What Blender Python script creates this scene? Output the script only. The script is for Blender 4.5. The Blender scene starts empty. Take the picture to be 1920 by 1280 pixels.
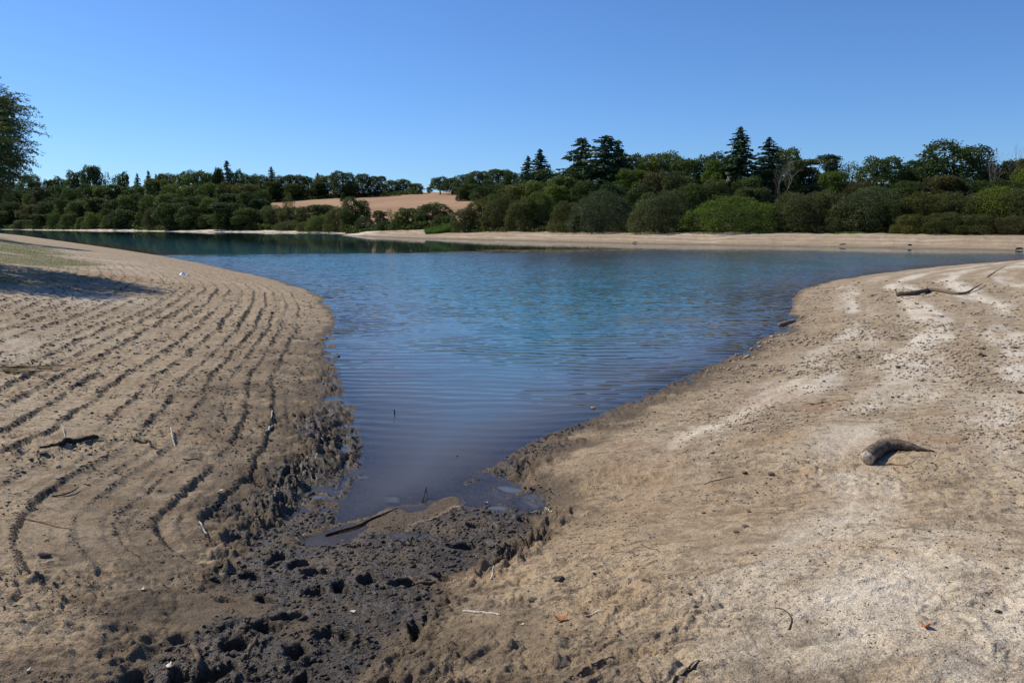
import bpy, math, random
import numpy as np

# ------------------------------------------------------------------ camera, sky, sun, exposure
scene = bpy.context.scene
col = scene.collection
F_PX, HORIZON, EYE = 1493.0, 420.0, 3.0
PITCH = math.atan((640 - HORIZON) / F_PX)
cam_data = bpy.data.cameras.new("camera")
cam_data.lens = 28.0
cam_data.sensor_width = 36.0
cam_data.clip_start = 0.05
cam_data.clip_end = 20000
cam = bpy.data.objects.new("camera", cam_data)
cam.location = (0, 0, EYE)
cam.rotation_euler = (math.radians(90) - PITCH, 0, 0)
col.objects.link(cam)
scene.camera = cam

SUN_ELEV, SUN_AZ = 43.0, -62.0          # azimuth from +Y, clockwise seen from above
world = bpy.data.worlds.new("World")
scene.world = world
world.use_nodes = True
wn = world.node_tree.nodes
wl = world.node_tree.links
wn.clear()
sky = wn.new("ShaderNodeTexSky")
sky.sky_type = 'NISHITA'
sky.sun_disc = False
sky.sun_elevation = math.radians(SUN_ELEV)
sky.sun_rotation = math.radians(SUN_AZ)
sky.altitude = 900
sky.air_density = 1.0
sky.dust_density = 0.5
sky.ozone_density = 7.0
bg = wn.new("ShaderNodeBackground")
bg.inputs['Strength'].default_value = 0.107
wo = wn.new("ShaderNodeOutputWorld")
tint = wn.new("ShaderNodeMix")
tint.data_type = 'RGBA'
tint.blend_type = 'MULTIPLY'
tint.inputs['Factor'].default_value = 1.0
tint.inputs[7].default_value = (0.80, 1.01, 1.25, 1.0)
wl.new(sky.outputs[0], tint.inputs[6])
wl.new(tint.outputs[2], bg.inputs['Color'])
wl.new(bg.outputs[0], wo.inputs['Surface'])

sun_data = bpy.data.lights.new("sun", 'SUN')
sun_data.energy = 5.0
sun_data.angle = math.radians(0.55)
sun_data.color = (1.0, 0.93, 0.80)
sun = bpy.data.objects.new("sun", sun_data)
e_, a_ = math.radians(SUN_ELEV), math.radians(SUN_AZ)
SUN_DIR = np.array([math.cos(e_) * math.sin(a_), math.cos(e_) * math.cos(a_), math.sin(e_)])
sun.rotation_euler = (math.radians(90) - e_, 0, -a_ + math.pi)
from mathutils import Vector
sun.rotation_euler = Vector(-SUN_DIR).to_track_quat('-Z', 'Y').to_euler()
col.objects.link(sun)

scene.view_settings.view_transform = 'Standard'
scene.view_settings.look = 'None'
scene.view_settings.exposure = 0.0
scene.view_settings.gamma = 1.0
scene.view_settings.use_curve_mapping = False
scene.render.engine = 'CYCLES'
scene.cycles.max_bounces = 6
scene.cycles.transparent_max_bounces = 12

# ------------------------------------------------------------------ small helpers
rng = np.random.default_rng(7)
random.seed(7)


def ray(px, py):
    u, v = (px - 960) / F_PX, (640 - py) / F_PX
    cp, sp = math.cos(PITCH), math.sin(PITCH)
    return np.array([u, cp + v * sp, -sp + v * cp])


def at(px, py, z=0.0):
    d = ray(px, py)
    t = (z - EYE) / d[2]
    return np.array([d[0] * t, d[1] * t])


def at_y(px, py, Y):
    d = ray(px, py)
    t = Y / d[1]
    return np.array([d[0] * t, Y, EYE + d[2] * t])


def sstep(a, b, x):
    t = np.clip((x - a) / (b - a), 0, 1)
    return t * t * (3 - 2 * t)


def _h(ix, iy, seed):
    n = (ix.astype(np.int64) * 374761393 + iy.astype(np.int64) * 668265263 + seed * 1274126177) & 0xFFFFFFFF
    n = ((n ^ (n >> 13)) * 1274126177) & 0xFFFFFFFF
    n = n ^ (n >> 16)
    return (n & 0xFFFF).astype(np.float32) / 32767.5 - 1.0


def vnoise(x, y, seed=0):
    fx, fy = np.floor(x), np.floor(y)
    tx, ty = (x - fx).astype(np.float32), (y - fy).astype(np.float32)
    tx = tx * tx * tx * (tx * (tx * 6 - 15) + 10)
    ty = ty * ty * ty * (ty * (ty * 6 - 15) + 10)
    ix, iy = fx.astype(np.int64), fy.astype(np.int64)
    a, b = _h(ix, iy, seed), _h(ix + 1, iy, seed)
    c, d = _h(ix, iy + 1, seed), _h(ix + 1, iy + 1, seed)
    return (a + (b - a) * tx) * (1 - ty) + (c + (d - c) * tx) * ty


def fbm(x, y, wl_, oct_=3, seed=0, ridged=False):
    out = np.zeros_like(x, dtype=np.float32)
    amp, tot, f = 1.0, 0.0, 1.0 / wl_
    ca, sa = 0.8, 0.6
    for i in range(oct_):
        n = vnoise(x * f + 17.3 * i, y * f - 9.1 * i, seed + i * 13)
        if ridged:
            n = 1 - 2 * np.abs(n)
        out += amp * n
        tot += amp
        amp *= 0.5
        f *= 2.03
        x, y = ca * x - sa * y, sa * x + ca * y
    return out / tot


# ------------------------------------------------------------------ node-material helpers
def new_mat(name):
    m = bpy.data.materials.new(name)
    m.use_nodes = True
    m.node_tree.nodes.clear()
    return m, m.node_tree.nodes, m.node_tree.links


class NT:
    def __init__(self, name):
        self.m, self.n, self.l = new_mat(name)

    def node(self, typ, **kw):
        nd = self.n.new(typ)
        for k, v in kw.items():
            setattr(nd, k, v)
        return nd

    def put(self, sock, v):
        if v is None:
            return
        if hasattr(v, 'is_output'):
            self.l.new(v, sock)
        else:
            if sock.type == 'RGBA' and len(v) == 3:
                v = (*v, 1)
            sock.default_value = v

    def math(self, op, a, b=None, clamp=False, c=None):
        nd = self.node('ShaderNodeMath', operation=op, use_clamp=clamp)
        self.put(nd.inputs[0], a)
        if b is not None:
            self.put(nd.inputs[1], b)
        if c is not None:
            self.put(nd.inputs[2], c)
        return nd.outputs[0]

    def mix(self, fac, a, b, blend='MIX'):
        nd = self.node('ShaderNodeMix', data_type='RGBA', blend_type=blend)
        self.put(nd.inputs['Factor'], fac)
        self.put(nd.inputs[6], a)
        self.put(nd.inputs[7], b)
        return nd.outputs[2]

    def noise(self, vec, scale, detail=3.0, rough=0.55, dist=0.0, out='Fac'):
        nd = self.node('ShaderNodeTexNoise')
        self.put(nd.inputs['Vector'], vec)
        nd.inputs['Scale'].default_value = scale
        nd.inputs['Detail'].default_value = detail
        nd.inputs['Roughness'].default_value = rough
        nd.inputs['Distortion'].default_value = dist
        return nd.outputs[out]

    def ramp(self, v, lo, hi, a=0.0, b=1.0):
        nd = self.node('ShaderNodeMapRange', interpolation_type='SMOOTHSTEP')
        self.put(nd.inputs[0], v)
        nd.inputs[1].default_value, nd.inputs[2].default_value = lo, hi
        nd.inputs[3].default_value, nd.inputs[4].default_value = a, b
        return nd.outputs[0]

    def attr(self, name, out='Fac'):
        nd = self.node('ShaderNodeAttribute', attribute_name=name)
        return nd.outputs[out]

    def pos(self):
        return self.node('ShaderNodeNewGeometry').outputs['Position']

    def obj(self):
        return self.node('ShaderNodeTexCoord').outputs['Object']

    def scalevec(self, v, s):
        nd = self.node('ShaderNodeVectorMath', operation='MULTIPLY')
        self.put(nd.inputs[0], v)
        nd.inputs[1].default_value = s
        return nd.outputs[0]

    def out(self, shader):
        o = self.node('ShaderNodeOutputMaterial')
        self.l.new(shader, o.inputs['Surface'])
        return self.m

    def principled(self, color, rough=0.9, normal=None, spec=0.3):
        p = self.node('ShaderNodeBsdfPrincipled')
        self.put(p.inputs['Base Color'], color)
        self.put(p.inputs['Roughness'], rough)
        self.put(p.inputs['Specular IOR Level'], spec)
        if normal is not None:
            self.l.new(normal, p.inputs['Normal'])
        return p.outputs[0]

    def bump(self, h, dist=0.01, strength=1.0, normal=None):
        b = self.node('ShaderNodeBump')
        b.inputs['Strength'].default_value = strength
        b.inputs['Distance'].default_value = dist
        self.l.new(h, b.inputs['Height'])
        if normal is not None:
            self.l.new(normal, b.inputs['Normal'])
        return b.outputs[0]


# ------------------------------------------------------------------ mesh helpers
def mesh_np(name, verts, quads=None, tris=None, smooth=False, attrs=None, fattrs=None):
    me = bpy.data.meshes.new(name)
    verts = np.asarray(verts, dtype=np.float32)
    nq = 0 if quads is None else len(quads)
    nt = 0 if tris is None else len(tris)
    me.vertices.add(len(verts))
    me.vertices.foreach_set('co', verts.ravel())
    idx = []
    if nq:
        idx.append(np.asarray(quads, dtype=np.int32).ravel())
    if nt:
        idx.append(np.asarray(tris, dtype=np.int32).ravel())
    idx = np.concatenate(idx)
    me.loops.add(len(idx))
    me.loops.foreach_set('vertex_index', idx)
    me.polygons.add(nq + nt)
    starts = np.concatenate([np.arange(nq) * 4, nq * 4 + np.arange(nt) * 3]).astype(np.int32)
    me.polygons.foreach_set('loop_start', starts)
    if smooth:
        me.polygons.foreach_set('use_smooth', np.ones(nq + nt, dtype=bool))
    for k, v in (attrs or {}).items():
        a = me.attributes.new(k, 'FLOAT', 'POINT')
        a.data.foreach_set('value', np.asarray(v, dtype=np.float32))
    for k, v in (fattrs or {}).items():
        a = me.attributes.new(k, 'FLOAT', 'FACE')
        a.data.foreach_set('value', np.asarray(v, dtype=np.float32))
    me.update(calc_edges=True)
    me.validate()
    return me


def link(name, me, mat=None, parent=None):
    o = bpy.data.objects.new(name, me)
    if mat is not None and me is not None:
        if len(me.materials) == 0:
            me.materials.append(mat)
    col.objects.link(o)
    if parent is not None:
        o.parent = parent
    return o


def tag(o, label=None, cat=None, group=None, kind=None):
    if label:
        o['label'] = label
    if cat:
        o['category'] = cat
    if group:
        o['group'] = group
    if kind:
        o['kind'] = kind
    return o


class MB:
    """collects tubes / blobs / quads into one mesh"""

    def __init__(self):
        self.v, self.q, self.t, self.n = [], [], [], 0

    def add(self, v, q=None, t=None):
        v = np.asarray(v, dtype=np.float64)
        self.v.append(v)
        if q is not None and len(q):
            self.q.append(np.asarray(q, dtype=np.int64) + self.n)
        if t is not None and len(t):
            self.t.append(np.asarray(t, dtype=np.int64) + self.n)
        self.n += len(v)

    def tube(self, pts, rad, sides=7, rough=0.0, cap=True, seed=0):
        pts = np.asarray(pts, dtype=np.float64)
        n = len(pts)
        rad = np.broadcast_to(np.asarray(rad, dtype=np.float64), (n,))
        r_ = np.random.default_rng(seed + n * 31 + int(abs(pts[0, 0]) * 1000) % 997)
        tan = np.gradient(pts, axis=0)
        tan /= np.linalg.norm(tan, axis=1)[:, None] + 1e-9
        ref = np.array([0.0, 0, 1]) if abs(tan[0, 2]) < 0.8 else np.array([1.0, 0, 0])
        a = np.cross(tan, ref)
        a /= np.linalg.norm(a, axis=1)[:, None] + 1e-9
        b = np.cross(tan, a)
        th = np.arange(sides) * 2 * math.pi / sides
        ring = (np.cos(th)[None, :, None] * a[:, None, :] + np.sin(th)[None, :, None] * b[:, None, :])
        rr = rad[:, None] * (1 + rough * r_.uniform(-1, 1, (n, sides)))
        v = pts[:, None, :] + ring * rr[:, :, None]
        v = v.reshape(-1, 3)
        i, j = np.meshgrid(np.arange(n - 1), np.arange(sides), indexing='ij')
        j2 = (j + 1) % sides
        q = np.stack([i * sides + j, i * sides + j2, (i + 1) * sides + j2, (i + 1) * sides + j], -1).reshape(-1, 4)
        t = None
        if cap:
            v = np.vstack([v, pts[0] - tan[0] * rad[0] * 0.15, pts[-1] + tan[-1] * rad[-1] * 0.3])
            c0, c1 = n * sides, n * sides + 1
            jj = np.arange(sides)
            t = np.concatenate([np.stack([np.full(sides, c0), (jj + 1) % sides, jj], -1),
                                np.stack([np.full(sides, c1), (n - 1) * sides + jj, (n - 1) * sides + (jj + 1) % sides], -1)])
        self.add(v, q, t)
        return self

    def mesh(self, name, smooth=True):
        return mesh_np(name, np.vstack(self.v), np.vstack(self.q) if self.q else None,
                       np.vstack(self.t) if self.t else None, smooth)


def spline(pts, n=24):
    pts = np.asarray(pts, dtype=np.float64)
    k = len(pts)
    P = np.vstack([2 * pts[0] - pts[1], pts, 2 * pts[-1] - pts[-2]])
    out = []
    ts = np.linspace(0, k - 1, n)
    for t in ts:
        i = min(int(t), k - 2)
        u = t - i
        p0, p1, p2, p3 = P[i], P[i + 1], P[i + 2], P[i + 3]
        out.append(0.5 * ((2 * p1) + (-p0 + p2) * u + (2 * p0 - 5 * p1 + 4 * p2 - p3) * u ** 2 + (-p0 + 3 * p1 - 3 * p2 + p3) * u ** 3))
    return np.array(out)


# ------------------------------------------------------------------ the lake outline (metres, water level z = 0)
W = lambda *pp: [at(px, py, 0.0) for px, py in pp]
near_right = [np.array([150., 64.]), np.array([95., 62.])] + W((1990, 482), (1920, 487), (1850, 493), (1750, 501), (1650, 512), (1560, 527), (1503, 543),
                                  (1484, 556), (1488, 577), (1470, 613), (1400, 655), (1300, 700), (1200, 745),
                                  (1085, 795), (1010, 822), (945, 858), (885, 893), (868, 918))
near_left = W((800, 937), (715, 966), (622, 985), (632, 948), (655, 905), (676, 862), (672, 815), (662, 770),
              (638, 722), (630, 665), (626, 605), (618, 573), (600, 555), (568, 541), (520, 526), (450, 509),
              (380, 494), (300, 479.5), (220, 467), (150, 457), (90, 448.5), (40, 441.5), (0, 437.5))
near_left += [np.array([-205., 300.]), np.array([-270., 330.])]
far_left = [np.array([-420., 400.]), np.array([-420., 440.])] + W((0, 430.5), (60, 431.3), (150, 432.4), (250, 433), (330, 434.5), (420, 435), (520, 436),
                              (600, 437), (655, 439.2))
far_right = W((640, 441.5), (720, 444.5), (800, 447), (900, 449.5), (1060, 453), (1240, 457.5), (1500, 461.5),
              (1740, 465.5), (1920, 469.5)) + [np.array([95., 78.]), np.array([150., 74.])]
LAKE = np.array(near_right + near_left + far_left + far_right)
CLS = np.array([0] * len(near_right) + [1] * len(near_left) + [2] * len(far_left) + [3] * len(far_right))
MUD = np.array([at(px, py, z) for px, py, z in
                [(690, 860, .0), (900, 880, .0), (985, 905, .15), (1000, 965, .2), (855, 1055, .3), (775, 1125, .4), (680, 1205, .5),
                 (590, 1300, .6), (560, 1420, .75), (100, 1420, .75), (190, 1230, .6), (300, 1140, .5), (410, 1060, .35), (520, 960, .2), (590, 900, .1)]])
FIELD_PX = (480, 905)


def seg_dist(x, y, poly, closed=True):
    """distance to each edge -> yields (i, dist)"""
    n = len(poly)
    for i in range(n if closed else n - 1):
        a, b = poly[i], poly[(i + 1) % n]
        ex, ey = b - a
        L = ex * ex + ey * ey + 1e-12
        t = np.clip(((x - a[0]) * ex + (y - a[1]) * ey) / L, 0, 1)
        yield i, np.hypot(x - a[0] - t * ex, y - a[1] - t * ey)


def inside(x, y, poly):
    res = np.zeros(x.shape, dtype=bool)
    n = len(poly)
    for i in range(n):
        a, b = poly[i], poly[(i + 1) % n]
        if a[1] == b[1]:
            continue
        c = ((a[1] > y) != (b[1] > y)) & (x < (b[0] - a[0]) * (y - a[1]) / (b[1] - a[1]) + a[0])
        res ^= c
    return res


# boot prints / sunk holes in the wet mud
PRINTS = []
_r = np.random.default_rng(21)
_spots = [(955, 915), (990, 985), (905, 990), (870, 1030), (930, 950), (520, 1048), (560, 1060), (590, 1110), (640, 1105), (545, 1150),
          (480, 1170), (440, 1195), (690, 1090), (470, 1080), (430, 1120), (405, 1240), (600, 1075), (500, 1120), (555, 1215), (330, 1180),
          (230, 1180), (360, 1060), (590, 930), (510, 990), (830, 1090), (760, 1100), (640, 1180), (330, 1250), (250, 1250), (780, 1180)]
for (px, py) in _spots:
    p = at(px, py, 0.02 + max(0, (py - 980)) * 0.0013)
    PRINTS.append((p[0], p[1], _r.uniform(0, 3.14), _r.uniform(.11, .19), _r.uniform(.06, .10), _r.uniform(.10, .20)))
for k in range(26):
    px, py = _r.uniform(250, 1000), _r.uniform(880, 1280)
    p = at(px, py, 0.02 + max(0, (py - 980)) * 0.0013)
    PRINTS.append((p[0], p[1], _r.uniform(0, 3.14), _r.uniform(.04, .12), _r.uniform(.03, .07), _r.uniform(.02, .08)))


def height(x, y, full=True):
    x = np.asarray(x, dtype=np.float64)
    y = np.asarray(y, dtype=np.float64)
    shp = x.shape
    x, y = x.ravel(), y.ravel()
    r = np.hypot(x, y)
    D = np.full((4, x.size), 1e6)
    for i, d in seg_dist(x, y, LAKE):
        c = CLS[i]
        if i == len(LAKE) - 1 or CLS[(i + 1) % len(LAKE)] != c:
            if c in (1, 3):
                continue            # closing edges off to the sides belong to no shore
        np.minimum(D[c], d, out=D[c])
    ins = inside(x, y, LAKE)
    dall = D.min(axis=0)
    nearmask = r < 70
    dmud = np.full(x.size, 50.0)
    sel = r < 40
    if sel.any():
        dm_ = np.full(sel.sum(), 1e6)
        for i, d in seg_dist(x[sel], y[sel], MUD):
            np.minimum(dm_, d, out=dm_)
        dmi = inside(x[sel], y[sel], MUD)
        dmud[sel] = np.where(dmi, -dm_, dm_)
    wob = np.zeros(x.size)
    wob[nearmask] = 0.10 * fbm(x[nearmask], y[nearmask], 0.7, 3, 3) * np.clip(9 / np.maximum(r[nearmask], 1), 0.3, 1.0) \
        + 0.25 * fbm(x[nearmask], y[nearmask], 5.0, 2, 5) * sstep(10, 25, r[nearmask])
    dN = np.minimum(D[0], D[1])
    dcore = np.minimum(dN, np.maximum(dmud, 0))
    dcore = np.where(ins, 0, dcore)
    floor_ = 0.085 * np.clip(8.3 - r, 0, 8.3)
    s = 0.19 + (0.10 - 0.19) * sstep(6, 16, r)
    hb = floor_ + s * np.maximum(dcore + np.where(r < 70, wob, 0) * (dcore > 0), 0)
    hl = hb + 0.0055 * np.clip(dcore - 5, 0, 14) ** 2 + 0.10 * np.clip(dcore - 19, 0, 60)
    hr = 2.0 * (1 - np.exp(-hb / 2.0)) + 0.01 * dcore
    wl_, wr_ = 1 / (D[1] ** 2 + .05), 1 / (D[0] ** 2 + .05)
    hN = (hl * wl_ + hr * wr_) / (wl_ + wr_)
    hN = np.minimum(hN, 9 + 0.01 * dcore)
    dL, dR = D[2], D[3]
    hL = 0.9 * np.clip(dL / 8, 0, 1) + 35.0 * sstep(10, 290, dL) * 1.0 + 0.02 * np.clip(dL - 8, 0, 100)
    hL = hL - 10 * sstep(300, 900, dL)
    hR = 1.55 * np.clip(dR / 14, 0, 1) ** 0.85 + 0.075 * np.clip(dR - 18, 0, 130) - 8 * sstep(200, 700, dR)
    w = [1 / (dN ** 4 + .01), 1 / (dL ** 4 + .01), 1 / (dR ** 4 + .01)]
    h = (hN * w[0] + hL * w[1] + hR * w[2]) / (w[0] + w[1] + w[2])
    depth = np.minimum(0.055 * dall + 0.012 * np.clip(dall - 1, 0, 60) ** 1.3, 3.0)
    h = np.where(ins, -depth, h)
    wet = np.zeros(x.size)
    pale = np.zeros(x.size)
    grass = np.zeros(x.size)
    rust = np.zeros(x.size)
    FUR = np.zeros(x.size)
    och = np.zeros(x.size)
    if full:
        f = r < 75
        X, Y, R = x[f], y[f], r[f]
        INS, DN, DM = ins[f], dN[f], dmud[f]
        dc = np.where(INS, -dall[f], np.minimum(DN, np.maximum(DM, 0)))
        left = wl_[f] / (wl_[f] + wr_[f])
        left = sstep(0.35, 0.65, left)
        mud = sstep(0.45, -0.2, DM + 0.4 * fbm(X, Y, 0.7, 4, 8))
        damp = sstep(1.5, -0.1, DM + 0.7 * fbm(X, Y, 0.9, 4, 7)) * sstep(14, 7, R)
        # rough wet rim on both sides of the inlet, wider near its head
        rimw = 0.55 + (0.8 + 0.5 * left) * sstep(18, 8, R)
        rim = sstep(1.0, 0.15, np.maximum(DN, 0) / rimw + 0.4 * fbm(X, Y, 0.6, 3, 9)) * sstep(30, 9, R)
        rough = np.clip(np.maximum(mud, rim * (0.36 + 0.30 * left)), 0, 1)
        rough = np.maximum(rough, sstep(7.0, 3.8, R + 0.8 * fbm(X, Y, 0.8, 3, 109)) * (0.34 * left + 0.22 * (1 - left) * sstep(1.0, 0.1, DM)))
        land = sstep(-0.15, 0.25, dc)
        near = sstep(26, 9, R)
        det = np.zeros(X.size)
        # old water lines: little terraces that step down to the water
        dw = np.where(INS, 0, DN) + 0.16 * fbm(X, Y, 4.0, 2, 31) + 0.05 * fbm(X, Y, 0.5, 3, 33) + 0.022 * fbm(X, Y, 0.11, 2, 34)
        lam = 0.44
        ph = dw / lam + 0.3 * fbm(X, Y, 9.0, 2, 35) + 0.75 * vnoise(dw * 0.8, dw * 0 + 3.3, 36)
        fr = ph - np.floor(ph)
        saw = np.where(fr < 0.10, sstep(0, 0.10, fr), 1 - (fr - 0.10) / 0.90)
        tamp = np.clip(0.95 + 0.7 * vnoise(np.floor(ph) * 3.7 + X * 0.18, Y * 0.18, 41), 0.0, 1.5)
        tz = left * sstep(0.4, 1.2, DN) * sstep(13, 6, DN) * sstep(5.0, 8.0, R) * (1 - 0.8 * mud) * (~INS)
        brk = np.clip(0.9 + 1.1 * fbm(X, Y, 0.7, 4, 43), 0.15, 1.5)
        ph4 = dw / 0.21 + 0.37
        fr4 = ph4 - np.floor(ph4)
        det += 0.019 * np.where(fr4 < 0.2, fr4 / 0.2, (1 - fr4) / 0.8) * tz * (0.5 + 1.2 * np.maximum(fbm(X, Y, 1.5, 3, 44), -0.3))
        det += 0.034 * tamp * brk * (saw - 0.4) * tz * (0.9 + 0.5 * sstep(12, 30, R))
        # right bank, softer steps
        ph2 = dw / 1.15 + 0.4 * fbm(X, Y, 8.0, 2, 37)
        fr2 = ph2 - np.floor(ph2)
        saw2 = np.where(fr2 < 0.25, sstep(0, 0.25, fr2), 1 - sstep(0.25, 1.0, fr2))
        det += 0.022 * (saw2 - 0.4) * (1 - left) * sstep(0.5, 1.5, DN) * sstep(11, 7, DN) * (1 - mud) * sstep(3, 8, R)
        det += land * (0.040 - 0.022 * left) * fbm(X, Y, 1.6, 3, 51)
        bumpy = left * 0.9 + (1 - left) * 0.45
        m1 = fbm(X, Y, 0.34, 3, 53)
        det += land * bumpy * 0.016 * m1 * (R < 45)
        # crusty flakes
        c1 = fbm(X + 0.03 * fbm(X, Y, 0.06, 2, 56), Y, 0.085, 4, 55)
        c2 = fbm(X * 0.8, Y, 0.052, 2, 57)
        patch = np.clip(0.5 + 1.4 * fbm(X, Y, 1.1, 3, 58), 0.1, 1.5) * (0.12 + 0.88 * sstep(3.5, 7.5, R))
        det += land * bumpy * patch * 0.034 * np.maximum(c1 - 0.08, 0) * (R < 25)
        det -= land * bumpy * patch * 0.055 * np.maximum(-c1 - 0.18, 0) * (R < 25)
        det += land * bumpy * patch * 0.050 * np.maximum(c2 - 0.08, 0) * (R < 14)
        # wet clods
        bar_a, bar_b = at(612, 1010, 0.03), at(850, 935, 0.03)
        e = bar_b - bar_a
        t = np.clip(((X - bar_a[0]) * e[0] + (Y - bar_a[1]) * e[1]) / (e @ e), 0, 1)
        db = np.hypot(X - bar_a[0] - t * e[0], Y - bar_a[1] - t * e[1])
        qx, qy = X + 0.12 * fbm(X, Y, 0.3, 2, 66), Y + 0.12 * fbm(X, Y, 0.3, 2, 67)
        k1 = fbm(qx, qy, 0.55, 4, 61, True)
        k2 = fbm(qx, qy, 0.30, 4, 63)
        k3 = fbm(X, Y, 0.06, 3, 65)
        landc = sstep(-0.08, 0.22, dc)
        k4 = 0.35 + 0.65 * sstep(-0.3, 0.2, fbm(X, Y, 0.8, 3, 69))
        a1, a2, a3 = np.abs(k2), np.abs(fbm(qx, qy, 0.115, 3, 70)), np.abs(fbm(X, Y, 0.05, 2, 71))
        clod = k4 * (0.50 * np.minimum(a1, 0.40) + 0.20 * a2 + 0.06 * a3 - 0.15) + 0.012 * k3 + 0.10 * fbm(X, Y, 0.75, 3, 68)
        clod = clod * (0.22 + 0.78 * sstep(0.25, 0.95, db)) - 0.02
        det += rough * landc * clod * 1.15
        hh = h[f] + det
        # holes
        g = R < 14
        gx, gy, hv = X[g], Y[g], hh[g].copy()
        gr = np.clip(rough[g] * 1.1 + 0.04, 0, 1)
        for (hx, hy, a, L, Wd, dp) in PRINTS:
            cand = np.where((np.abs(gx - hx) < 0.4) & (np.abs(gy - hy) < 0.4))[0]
            if not len(cand):
                continue
            ux = (gx[cand] - hx) * math.cos(a) + (gy[cand] - hy) * math.sin(a)
            uy = -(gx[cand] - hx) * math.sin(a) + (gy[cand] - hy) * math.cos(a)
            q = np.sqrt((ux / L) ** 2 + (uy / Wd) ** 2) + 0.5 * fbm(gx[cand], gy[cand], 0.13, 3, 77)
            hv[cand] += (-dp * sstep(1.0, 0.55, q) + 0.012 * np.exp(-((q - 1.25) / 0.25) ** 2)) * gr[cand]
        hh[g] = hv
        # the smooth mud bar at the head of the inlet
        bw = sstep(0.40, 0.15, db + 0.26 * fbm(X, Y, 0.40, 4, 88) + 0.10 * np.abs(t - 0.5))
        hh = hh * (1 - bw) + bw * (0.007 + 0.030 * fbm(X, Y, 0.55, 3, 90) + 0.003 * fbm(X, Y, 0.06, 2, 91))
        # a shallow puddle beside the bar
        pp = at(770, 1008, 0.0)
        dp_ = np.hypot((X - pp[0]) / 1.6, Y - pp[1])
        hh = hh - 0.09 * sstep(0.26, 0.05, dp_ + 0.05 * fbm(X, Y, 0.2, 2, 92)) * (hh > -0.04)
        h[f] = hh
        fb = (~f) & (np.minimum(dL, dR) < 22) & (~ins)
        lipn = 0.22 * fbm(x[fb], y[fb], 5.0, 3, 150) + 0.10 * fbm(x[fb], y[fb], 1.2, 2, 151)
        h[fb] += lipn * sstep(0.5, 4, np.minimum(dL, dR)[fb])
        wetn = np.clip(np.maximum(np.maximum(mud * 1.0, rim * (0.82 + 0.14 * left)), damp * 0.42 * (0.7 + 0.6 * left)), 0, 1)
        wetn = np.maximum(wetn, left * 0.40 * sstep(4.5, 0.5, DN + 0.8 * fbm(X, Y, 1.2, 3, 93)) * sstep(34, 12, R))
        wetn = np.maximum(wetn, (1 - left) * 0.40 * sstep(1.6, 0.2, DN + 0.5 * fbm(X, Y, 1.2, 3, 94)) * sstep(40, 14, R))
        wetn = np.maximum(wetn, sstep(6.4, 3.2, R + 0.9 * fbm(X, Y, 0.9, 3, 107)) * (0.62 * left + 0.30 * (1 - left) * sstep(1.4, 0.2, DM)))
        fur = tz * tamp * brk * sstep(0.24, 0.08, fr) * sstep(0.0, 0.03, fr)
        FUR[f] = fur
        wetn = np.maximum(wetn, np.clip(fur * 0.42, 0, 0.45))
        wetn = np.maximum(wetn, sstep(0.22, 0.02, hh) * 0.55 * sstep(30, 8, R) + sstep(0.05, 0.0, hh) * 0.45)
        wet[f] = np.clip(wetn * (0.85 + 0.5 * fbm(X, Y, 0.5, 3, 95)), 0, 1)
        wet[f] = np.where(bw > 0.3, 0.56 * bw, wet[f])
        # pale dry crust
        band = fbm(X + 0 * Y, Y, 2.2, 3, 97)
        pr = sstep(0.7, 2.6, np.minimum(DN, np.maximum(DM, 0)) + 0.9 * band)
        ph3 = dw / 1.9 + 0.3 * fbm(X, Y, 6, 2, 98)
        bands = 0.5 + 0.5 * np.cos(2 * math.pi * ph3)
        nearr = sstep(7.0, 4.5, R)
        strk = fbm(dw * 2.2, R * 0.35, 1.0, 4, 96)
        bands = np.clip(bands + 0.55 * strk, 0, 1)
        palen = (1 - left) * pr * np.clip(nearr * 1.15 + (1 - nearr) * (0.12 + 0.46 * bands), 0, 1) * (0.9 + 0.5 * fbm(X, Y, 0.9, 4, 99) + 0.9 * strk)
        palen += left * 0.45 * sstep(2.0, 7, DN) * (0.6 + 0.8 * fbm(X, Y, 2.5, 3, 100))
        pale[f] = np.clip(palen, 0, 1)
        och[f] = (1 - left) * sstep(2.6, 0.6, DM + 0.8 * fbm(X, Y, 1.3, 3, 108)) * sstep(11, 6, R)
        gl = left * sstep(7.0, 11, DN + 2.0 * fbm(X, Y, 6, 3, 102)) * sstep(14, 22, R)
        grass[f] = np.clip(gl * (0.75 + 0.8 * fbm(X, Y, 2.2, 4, 106)), 0, 1)
        rp = at(1750, 690, 1.2)
        rust[f] = np.clip((1 - left) * sstep(5, 1.5, np.hypot((X - rp[0]) / 1.5, Y - rp[1])) * sstep(-0.1, 0.5, fbm(X, Y, 1.4, 3, 104)), 0, 1)
    far_grass = ((D[1] < np.minimum(dL, dR)) | (D[0] < np.minimum(dL, dR))) & (r >= 75)
    grass = np.where(far_grass & (dN > 11), 1.0, grass)
    return h.reshape(shp), dict(wet=wet, pale=pale, grass=grass, rust=rust, dL=dL, dR=dR, dN=dN, ins=ins, fur=FUR, och=och)


def ground_z(x, y, full=True):
    return float(height(np.array([x]), np.array([y]), full)[0][0])


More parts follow.
